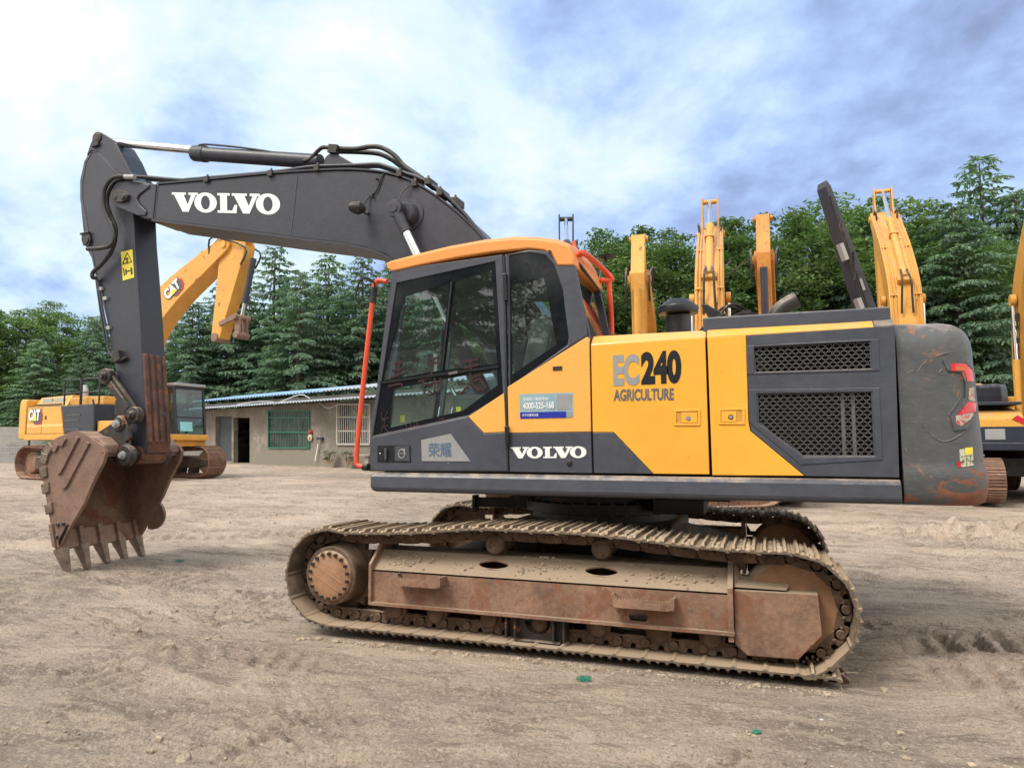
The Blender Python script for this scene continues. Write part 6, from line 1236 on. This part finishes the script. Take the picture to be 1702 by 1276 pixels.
bprism('eave_beam', concrete, start, ext, awz+.12, ur-.16, .05, -.3); mb = MB(); n = 12
for i in range(n): p = start+(ext-start)*((i+.5)/n); mb.box(p.x-.05, p.x+.05, p.y-.3, p.y+.2, ur-.15, ur-.03)
each(mb, 'rafter_end', nearblk, bld, Pa)
mb = MB(); mb.tube([BL(395, 672, .6), BL(430, 667, .4), BL(455, 668, .7)], .012, 5, k=3); mb.tube([BL(455, 673, .7), BL(497, 656, .5), BL(515, 662, .5)], .014, 5, k=3); mb.tube([BL(530, 669, .1), BL(545, 678, .1), BL(562, 672, .1)], .012, 5, k=3); each(mb, 'cable', white, bld, Pa)
def small(name, label, cat, mb, m, org): 
    o_ = mb.build(name, m, None, org); o_.location = org; tag(o_, label, cat); return o_
p = BL(516, 719, .1); mb = MB(); mb.lathe(BL(515.5, 727, .06), nb_, [(0, .16), (.02, .15), (.03, .07), (.1, .05)], 18); small('straw_hat', 'round straw hat hanging on the wall beside the green window', 'hat', mb, straw, p)
mb = MB(); mb.lathe(BL(516, 718, .06), nb_, [(0, .11), (.03, .10), (.08, .04)], 14); small('red_cap', 'small red cap hanging just above the straw hat on the wall', 'hat', mb, redv, p)
p = BL(532, 729, .1); mb = MB(); mb.box(p.x-.14, p.x+.14, p.y-.06, p.y+.06, p.z-.05, p.z+.06); o_ = small('electric_box', 'dark wall box with a white pipe below it, right of the hats', 'wall box', mb, greyd, p)
mb = MB(); mb.tube([BL(529, 738, .08), BL(524, 766, .1)], .03, 6); mb.build('pipe', white, o_, p)
for i, px in enumerate((548, 577)):
    p = BL(px, 771, .35); p.z = TH(p.x, p.y)+.05; mb = MB(); rq = random.Random(i+4)
    for j in range(38):
        t = Vector((rq.uniform(-.22, .22), rq.uniform(-.15, .15), rq.uniform(.25, .62))); mb.tube([p, p+t*.6, p+t], .006, 4); mb.obox(p+t, (rq.uniform(.03, .06), 0, .02), (0, rq.uniform(.03, .05), .02), (0, 0, .004), 1)
    small('potted_plant', ['leafy dark plant at the foot of the building wall below the wall box', 'thin leafy plant at the foot of the wall, left of the red handrail'][i], 'plant', mb, [straw, MATS.get('leafy') or paint('leafy', (.03, .05, .02), .7)], p)
p = BL(605, 756, .5); mb = MB(); z0 = TH(p.x, p.y); mb.box(p.x-.35, p.x+.35, p.y-.2, p.y+.2, p.z-.03, p.z+.03); mb.box(p.x+.1, p.x+.25, p.y-.1, p.y+.1, z0-.05, p.z-.03); small('stone_bench', 'small grey slab table against the building wall beside the cab', 'table', mb, concrete, p)
# brick wall
m, o = newmat('painted_brick'); tcn = nd('ShaderNodeTexCoord'); br = nd('ShaderNodeTexBrick'); br.inputs['Scale'].default_value = 1.0; br.inputs['Brick Width'].default_value = .25; br.inputs['Row Height'].default_value = .075; br.inputs['Mortar Size'].default_value = .008
br.inputs['Color1'].default_value = (.36, .36, .36, 1); br.inputs['Color2'].default_value = (.25, .25, .255, 1); br.inputs['Mortar'].default_value = (.13, .13, .13, 1)
mp = nd('ShaderNodeMapping'); L.new(tcn.outputs['Object'], mp.inputs[0]); sx = nd('ShaderNodeSeparateXYZ'); L.new(mp.outputs[0], sx.inputs[0]); cx_ = nd('ShaderNodeCombineXYZ'); L.new(sx.outputs[0], cx_.inputs[0]); L.new(sx.outputs[2], cx_.inputs[1]); L.new(cx_.outputs[0], br.inputs['Vector'])
pb = nd('ShaderNodeBsdfPrincipled'); c = mixc(ramp(noise(tcn.outputs['Object'], 1.3, 6, .6), [(.4, 0.), (.65, 1.)]), br.outputs[0], (.34, .33, .31)); L.new(c, pb.inputs['Base Color']); pb.inputs['Roughness'].default_value = .9
bn = nd('ShaderNodeBump'); bn.inputs['Distance'].default_value = .01; L.new(br.outputs[0], bn.inputs['Height']); L.new(bn.outputs[0], pb.inputs['Normal']); L.new(pb.outputs[0], o.inputs[0]); brick = m
wa, wb = gp(-260, 34), gp(350, 37.5); dw = (wb-wa); dw.z = 0; Lw = dw.length; mb = MB(); mb.box(0, Lw, -.12, .12, -.8, 1.95); k = 0
bw = mb.build('brick_wall', brick); bw.location = (wa.x, wa.y, .5); bw.rotation_euler = (0, 0, math.atan2(dw.y, dw.x)); tag(bw, 'grey painted brick wall at the left edge behind the parked excavator', 'wall')
p = D(47, 760, 32.5); mb = MB(); z0 = TH(p.x, p.y); mb.cyl((p.x, p.y, z0-.1), (p.x, p.y, z0+2.3), .05, n=8); small('wall_post', 'thin dark post standing in front of the brick wall', 'post', mb, darks, Vector((p.x, p.y, z0)))
# ------------------------------------------------------------ trees
def leafmat(name, c0, c1, c2, sc_=.35):
    m, o = newmat(name); tcn = nd('ShaderNodeTexCoord'); g = nd('ShaderNodeNewGeometry'); oi = nd('ShaderNodeObjectInfo')
    f = noise(g.outputs['Position'], sc_, 4, .6); f2 = noise(g.outputs['Position'], 2.2, 3, .6)
    c = mixc(ramp(f, [(.38, 0.), (.62, 1.)]), c0, c1); c = mixc(mth('MULTIPLY', ramp(f2, [(.5, 0.), (.72, 1.)]), .6), c, c2)
    c = mixc(mth('MULTIPLY', oi.outputs['Random'], .35), c, [q*.55 for q in c0])
    df = nd('ShaderNodeBsdfPrincipled'); df.inputs['Roughness'].default_value = .55; df.inputs['Specular IOR Level'].default_value = .35; L.new(c, df.inputs['Base Color'])
    tr = nd('ShaderNodeBsdfTranslucent'); L.new(mixc(1.0, c, (1.1, 1.3, .6), 'MULTIPLY'), tr.inputs[0]); mx = nd('ShaderNodeMixShader'); mx.inputs[0].default_value = .3; L.new(df.outputs[0], mx.inputs[1]); L.new(tr.outputs[0], mx.inputs[2]); L.new(mx.outputs[0], o.inputs[0]); return m
cedm = leafmat('cedar_needles', (.13, .215, .165), (.215, .335, .23), (.31, .43, .28))
brdm = leafmat('broad_leaves', (.09, .165, .07), (.165, .26, .10), (.30, .38, .14), .5)
bark = paint('bark', (.10, .085, .07), .9, var=.3, vs_=5, bump=.5, bs=20)
def quads(C_, Dv, Wv):                       # diamond leaves: centre, half length vector, half width vector
    n = len(C_); V_ = np.stack([C_-Dv, C_+Wv*.9-Dv*.15, C_+Dv, C_-Wv*.9-Dv*.15], 1).reshape(-1, 3); return V_, np.arange(4*n).reshape(n, 4)
def cedar(seed, H=12.0, Rm=3.2, nb=125, z0=1.6, dens=1.1):
    g = np.random.default_rng(seed); mbt = MB(); mbt.tube([(0, 0, -.3), (g.uniform(-.05, .05), 0, H*.3), (g.uniform(-.1, .1), .05, H*.65), (0, 0, H*.97)], 1.0, 7)
    n_ = 7; ztab = [.17, .13, .075, .015]
    mbt.v = [(x*ztab[i//n_]+0, y*ztab[i//n_], z) for i, (x, y, z) in enumerate(mbt.v)]
    Cs, Ds, Ws = [], [], []; az = 0
    for i in range(nb):
        u_ = (i+.5)/nb; z = z0+(H-z0-.15)*u_; az += 2.4+g.uniform(-.5, .5)
        Lb_ = (Rm*(1-u_)**.72*g.uniform(.62, 1.12)+.25); dirv = np.array([math.cos(az), math.sin(az), 0]); side = np.array([-dirv[1], dirv[0], 0])
        rise = g.uniform(.10, .28)+.25*u_; droop = g.uniform(.30, .5)
        P_ = lambda t: np.array([0, 0, z])+dirv*Lb_*t+np.array([0, 0, Lb_*(rise*t-droop*t*t)])
        mbt.tube([tuple(P_(t)) for t in (0, .35, .7, .97)], .022*(1-u_)+.008, 4)
        nt_ = max(3, int(Lb_/.17))
        for j in range(nt_):
            t = .16+.84*(j+g.uniform(0, .8))/nt_; b0 = P_(min(t, 1))
            for sd_ in (-1, 1):
                tl = (.20+.42*Lb_*(1-t)*.55)*g.uniform(.6, 1.15); td = dirv*.62+side*sd_*.78+np.array([0, 0, g.uniform(-.28, .06)]); td /= np.linalg.norm(td)
                m_ = max(2, int(tl/.11*dens))
                for k in range(m_):
                    s_ = (k+g.random())/m_; c = b0+td*tl*s_+np.array([0, 0, -tl*.28*s_*s_])+g.normal(0, .02, 3)
                    dd = td*.11+dirv*.02+np.array([0, 0, -.05*s_])+g.normal(0, .022, 3); ww = np.cross(td, [0, 0, 1])*.05+np.array([0, 0, g.uniform(-.035, .035)]); Cs.append(c); Ds.append(dd); Ws.append(ww)
                    c2 = c+np.array([g.uniform(-.04, .04), g.uniform(-.04, .04), -.06]); Cs.append(c2); Ds.append(np.array([g.uniform(-.03, .03), g.uniform(-.03, .03), -.085])+td*.03); Ws.append(side*g.uniform(.03, .05)+dirv*.016)
    V_, F_ = quads(np.array(Cs), np.array(Ds), np.array(Ws)); me = npmesh('crown', V_, F_, cedm)
    tm = mbt.build('trunk', bark); cr = bpy.data.objects.new('crown', me); return tm, cr
def broad(seed, H=9.5, Rm=3.0, ncl=170, z0=1.8):
    g = np.random.default_rng(seed); mbt = MB(); Cs, Ds, Ws = [], [], []
    tubes = []; mbt.tube([(0, 0, -.3), (.08, 0, 1.2), (-.05, .08, 2.4), (.05, 0, H*.6)], .11, 7)
    cc = []
    for i in range(13):
        a = i*2.4+g.uniform(-.4, .4); hz_ = g.uniform(1.5, H*.6); tip = np.array([math.cos(a)*Rm*g.uniform(.45, .85), math.sin(a)*Rm*g.uniform(.45, .85), min(H*.95, hz_+g.uniform(1.2, 3.6))]); mid = np.array([tip[0]*.4, tip[1]*.4, hz_+(tip[2]-hz_)*.6])
        mbt.tube([(0, 0, hz_), tuple(mid), tuple(tip)], .04, 5, k=2)
        for j in range(3): e2 = tip+g.normal(0, .75, 3); mbt.tube([tuple(mid), tuple((mid+e2)/2+g.normal(0, .1, 3)), tuple(e2)], .018, 4); cc.append(e2)
    for i in range(ncl):
        a = g.uniform(0, 6.283); u_ = g.uniform(-1, 1); r_ = g.uniform(.55, 1)**.6; c = np.array([math.cos(a)*math.sqrt(1-u_*u_)*Rm*r_, math.sin(a)*math.sqrt(1-u_*u_)*Rm*r_, z0+(H-z0)/2+u_*(H-z0)/2*r_]); lump = 1+.18*math.sin(3*a+seed)*math.cos(2.5*u_+seed); c[:2] *= lump; cc.append(c)
    for c in cc:
        m_ = int(g.uniform(110, 190)); rad = g.uniform(.38, .72); q = g.normal(0, 1, (m_, 3)); q /= np.linalg.norm(q, axis=1)[:, None]; q *= (g.random((m_, 1))**.45)*rad; q[:, 2] *= .55
        Cs.append(c+q); d_ = g.normal(0, 1, (m_, 3)); d_[:, 2] = d_[:, 2]*.5-.25; d_ /= np.linalg.norm(d_, axis=1)[:, None]; w_ = np.cross(d_, g.normal(0, .45, (m_, 3))+[0, 0, 1]); w_ /= np.linalg.norm(w_, axis=1)[:, None]; Ds.append(d_*.085); Ws.append(w_*.042)
    V_, F_ = quads(np.concatenate(Cs), np.concatenate(Ds), np.concatenate(Ws)); me = npmesh('crown', V_, F_, brdm)
    tm = mbt.build('trunk', bark); cr = bpy.data.objects.new('crown', me); return tm, cr
ced = [cedar(11), cedar(22, Rm=3.6, nb=140), cedar(33, Rm=3.0, nb=120), cedar(44, H=12, Rm=4.2, nb=150)]
brd = [broad(5), broad(6, Rm=3.3), broad(7, ncl=140)]
for t_, c_ in ced+brd: col.objects.unlink(t_)
def tree(kind, k, px, topv, dep, label, group, wide=1.0, base=None):
    t_, c_ = (ced if kind == 'c' else brd)[k]; p = ground_at(px, dep); topz = HC+(741-topv)*dep/FPX; hh = topz-p.z; H0 = 12.0 if kind == 'c' else 9.5; s = hh/H0
    root = empty('cedar_tree' if kind == 'c' else 'broadleaf_tree', p, random.uniform(0, 6.28)); root.scale = (s*wide, s*wide, s)
    for src in (t_, c_): q = src.copy(); col.objects.link(q); q.parent = root
    return tag(root, label, 'tree', group)
gF = 'trees along the back of the yard'
front = [('b', 0, -60, 500, 40, 'pale green bushy tree cut by the left edge of the picture'), ('b', 1, 25, 500, 43, 'bushy tree second from the left edge, above the brick wall'), ('b', 2, 92, 503, 42, 'low bushy tree above the yellow engine house at the left'), ('c', 1, 55, 560, 38, 'low cedar hanging over the brick wall at the left'),
 ('c', 0, 150, 520, 40, 'cedar directly behind the grey arm at the left'), ('c', 3, 130, 590, 37, 'wide low cedar behind the guard rails of the parked excavator'), ('c', 2, 230, 505, 42, 'cedar hidden behind the grey arm and the raised yellow boom'), ('c', 1, 312, 495, 41, 'cedar beneath the raised yellow boom with the maker mark'), ('c', 3, 372, 455, 42, 'cedar behind the hanging yellow arm and its linkage'),
 ('c', 2, 448, 400, 42, 'cedar with the highest pointed top, just right of the hanging yellow arm'), ('c', 0, 492, 440, 39, 'cedar with a low dark top over the green window'), ('c', 1, 540, 415, 43, 'cedar with pointed top under the middle of the grey boom'), ('c', 2, 598, 418, 41, 'cedar left of the red handrail, above the barred window'), ('c', 3, 650, 425, 44, 'cedar right behind the front edge of the orange roof'),
 ('c', 0, 720, 420, 42, 'cedar visible through the front half of the door glass'), ('c', 1, 800, 430, 42, 'cedar visible through the rear half of the door glass'), ('b', 1, 880, 420, 41, 'leafy tree visible through the rear side window'), ('b', 0, 955, 395, 43, 'leafy tree just above the right end of the orange roof'),
 ('b', 2, 1022, 382, 39, 'leafy tree right of the red rear handrail'), ('b', 1, 1082, 375, 42, 'leafy tree behind the leftmost slim raised arm'), ('b', 0, 1135, 385, 38, 'leafy tree between the two leftmost raised yellow booms'), ('c', 2, 1212, 350, 43, 'cedar with pointed top right of the boom with the chrome rod'), ('c', 0, 1168, 430, 38, 'darker cedar behind the boom with the chrome rod'),
 ('b', 1, 1285, 350, 42, 'yellow-green leafy tree above the exhaust pipe'), ('b', 2, 1340, 340, 40, 'leafy tree left of the dark leaning boom'), ('b', 0, 1420, 318, 43, 'tall leafy tree behind the dark leaning boom'), ('c', 1, 1310, 440, 37, 'low cedar behind the engine hood lid'), ('c', 3, 1400, 430, 38, 'low cedar at the foot of the dark leaning boom'),
 ('b', 1, 1500, 345, 42, 'leafy tree behind the boom with many pipes'), ('b', 2, 1560, 365, 39, 'leafy tree right of the boom with many pipes'), ('c', 3, 1605, 320, 36, 'wide blue-green cedar above the counterweight'), ('c', 2, 1655, 240, 44, 'tallest cedar with a bare pointed top at the right edge'), ('c', 1, 1712, 300, 42, 'cedar cut by the right edge of the picture'), ('c', 0, 1560, 470, 36, 'low cedar just above the left end of the counterweight'), ('c', 3, 1790, 340, 42, 'cedar beyond the right edge of the picture, rightmost of the row')]
for kd, k, px, tv, dp, lb in front: tree(kd, k, px, tv, dp, lb, gF, wide=1.35 if kd == 'c' else 1.2)
gB = 'back row of the tree belt'
for i in range(34):
    px = -120+i*58; tv = float(np.interp(px, [0, 250, 450, 650, 900, 1100, 1300, 1500, 1650, 1800], [545, 545, 470, 470, 450, 430, 395, 395, 370, 370]))
    tree('c', i % 4, px, tv, 50+(i*7) % 8, 'dark evergreen in the back row, half hidden by the trees in front', gB, wide=1.6)

# what stands behind the photographer and shows in the glass and paint
mb = MB(); mb.box(-26, 26, -.15, .15, -.5, 4.3); mb.box(-26, 26, -.25, .25, 4.3, 4.5)
rw = mb.build('boundary_wall', concrete); rw.location = (-4, -9.5, 0); tag(rw, 'long grey concrete wall across the yard, seen only as a reflection in the cab glass', 'wall')
for i in range(7):
    t_, c_ = (ced if i % 2 else brd)[i % 3]; root = empty('cedar_tree' if i % 2 else 'broadleaf_tree', (-16+i*4.6, -13.5-(i % 2), 0), i*1.3); root.scale = (1.2, 1.2, .95 if i % 2 else 1.1)
    for src in (t_, c_): q = src.copy(); col.objects.link(q); q.parent = root
    tag(root, 'tree behind the boundary wall on the photographer side of the yard', 'tree', 'trees behind the boundary wall')
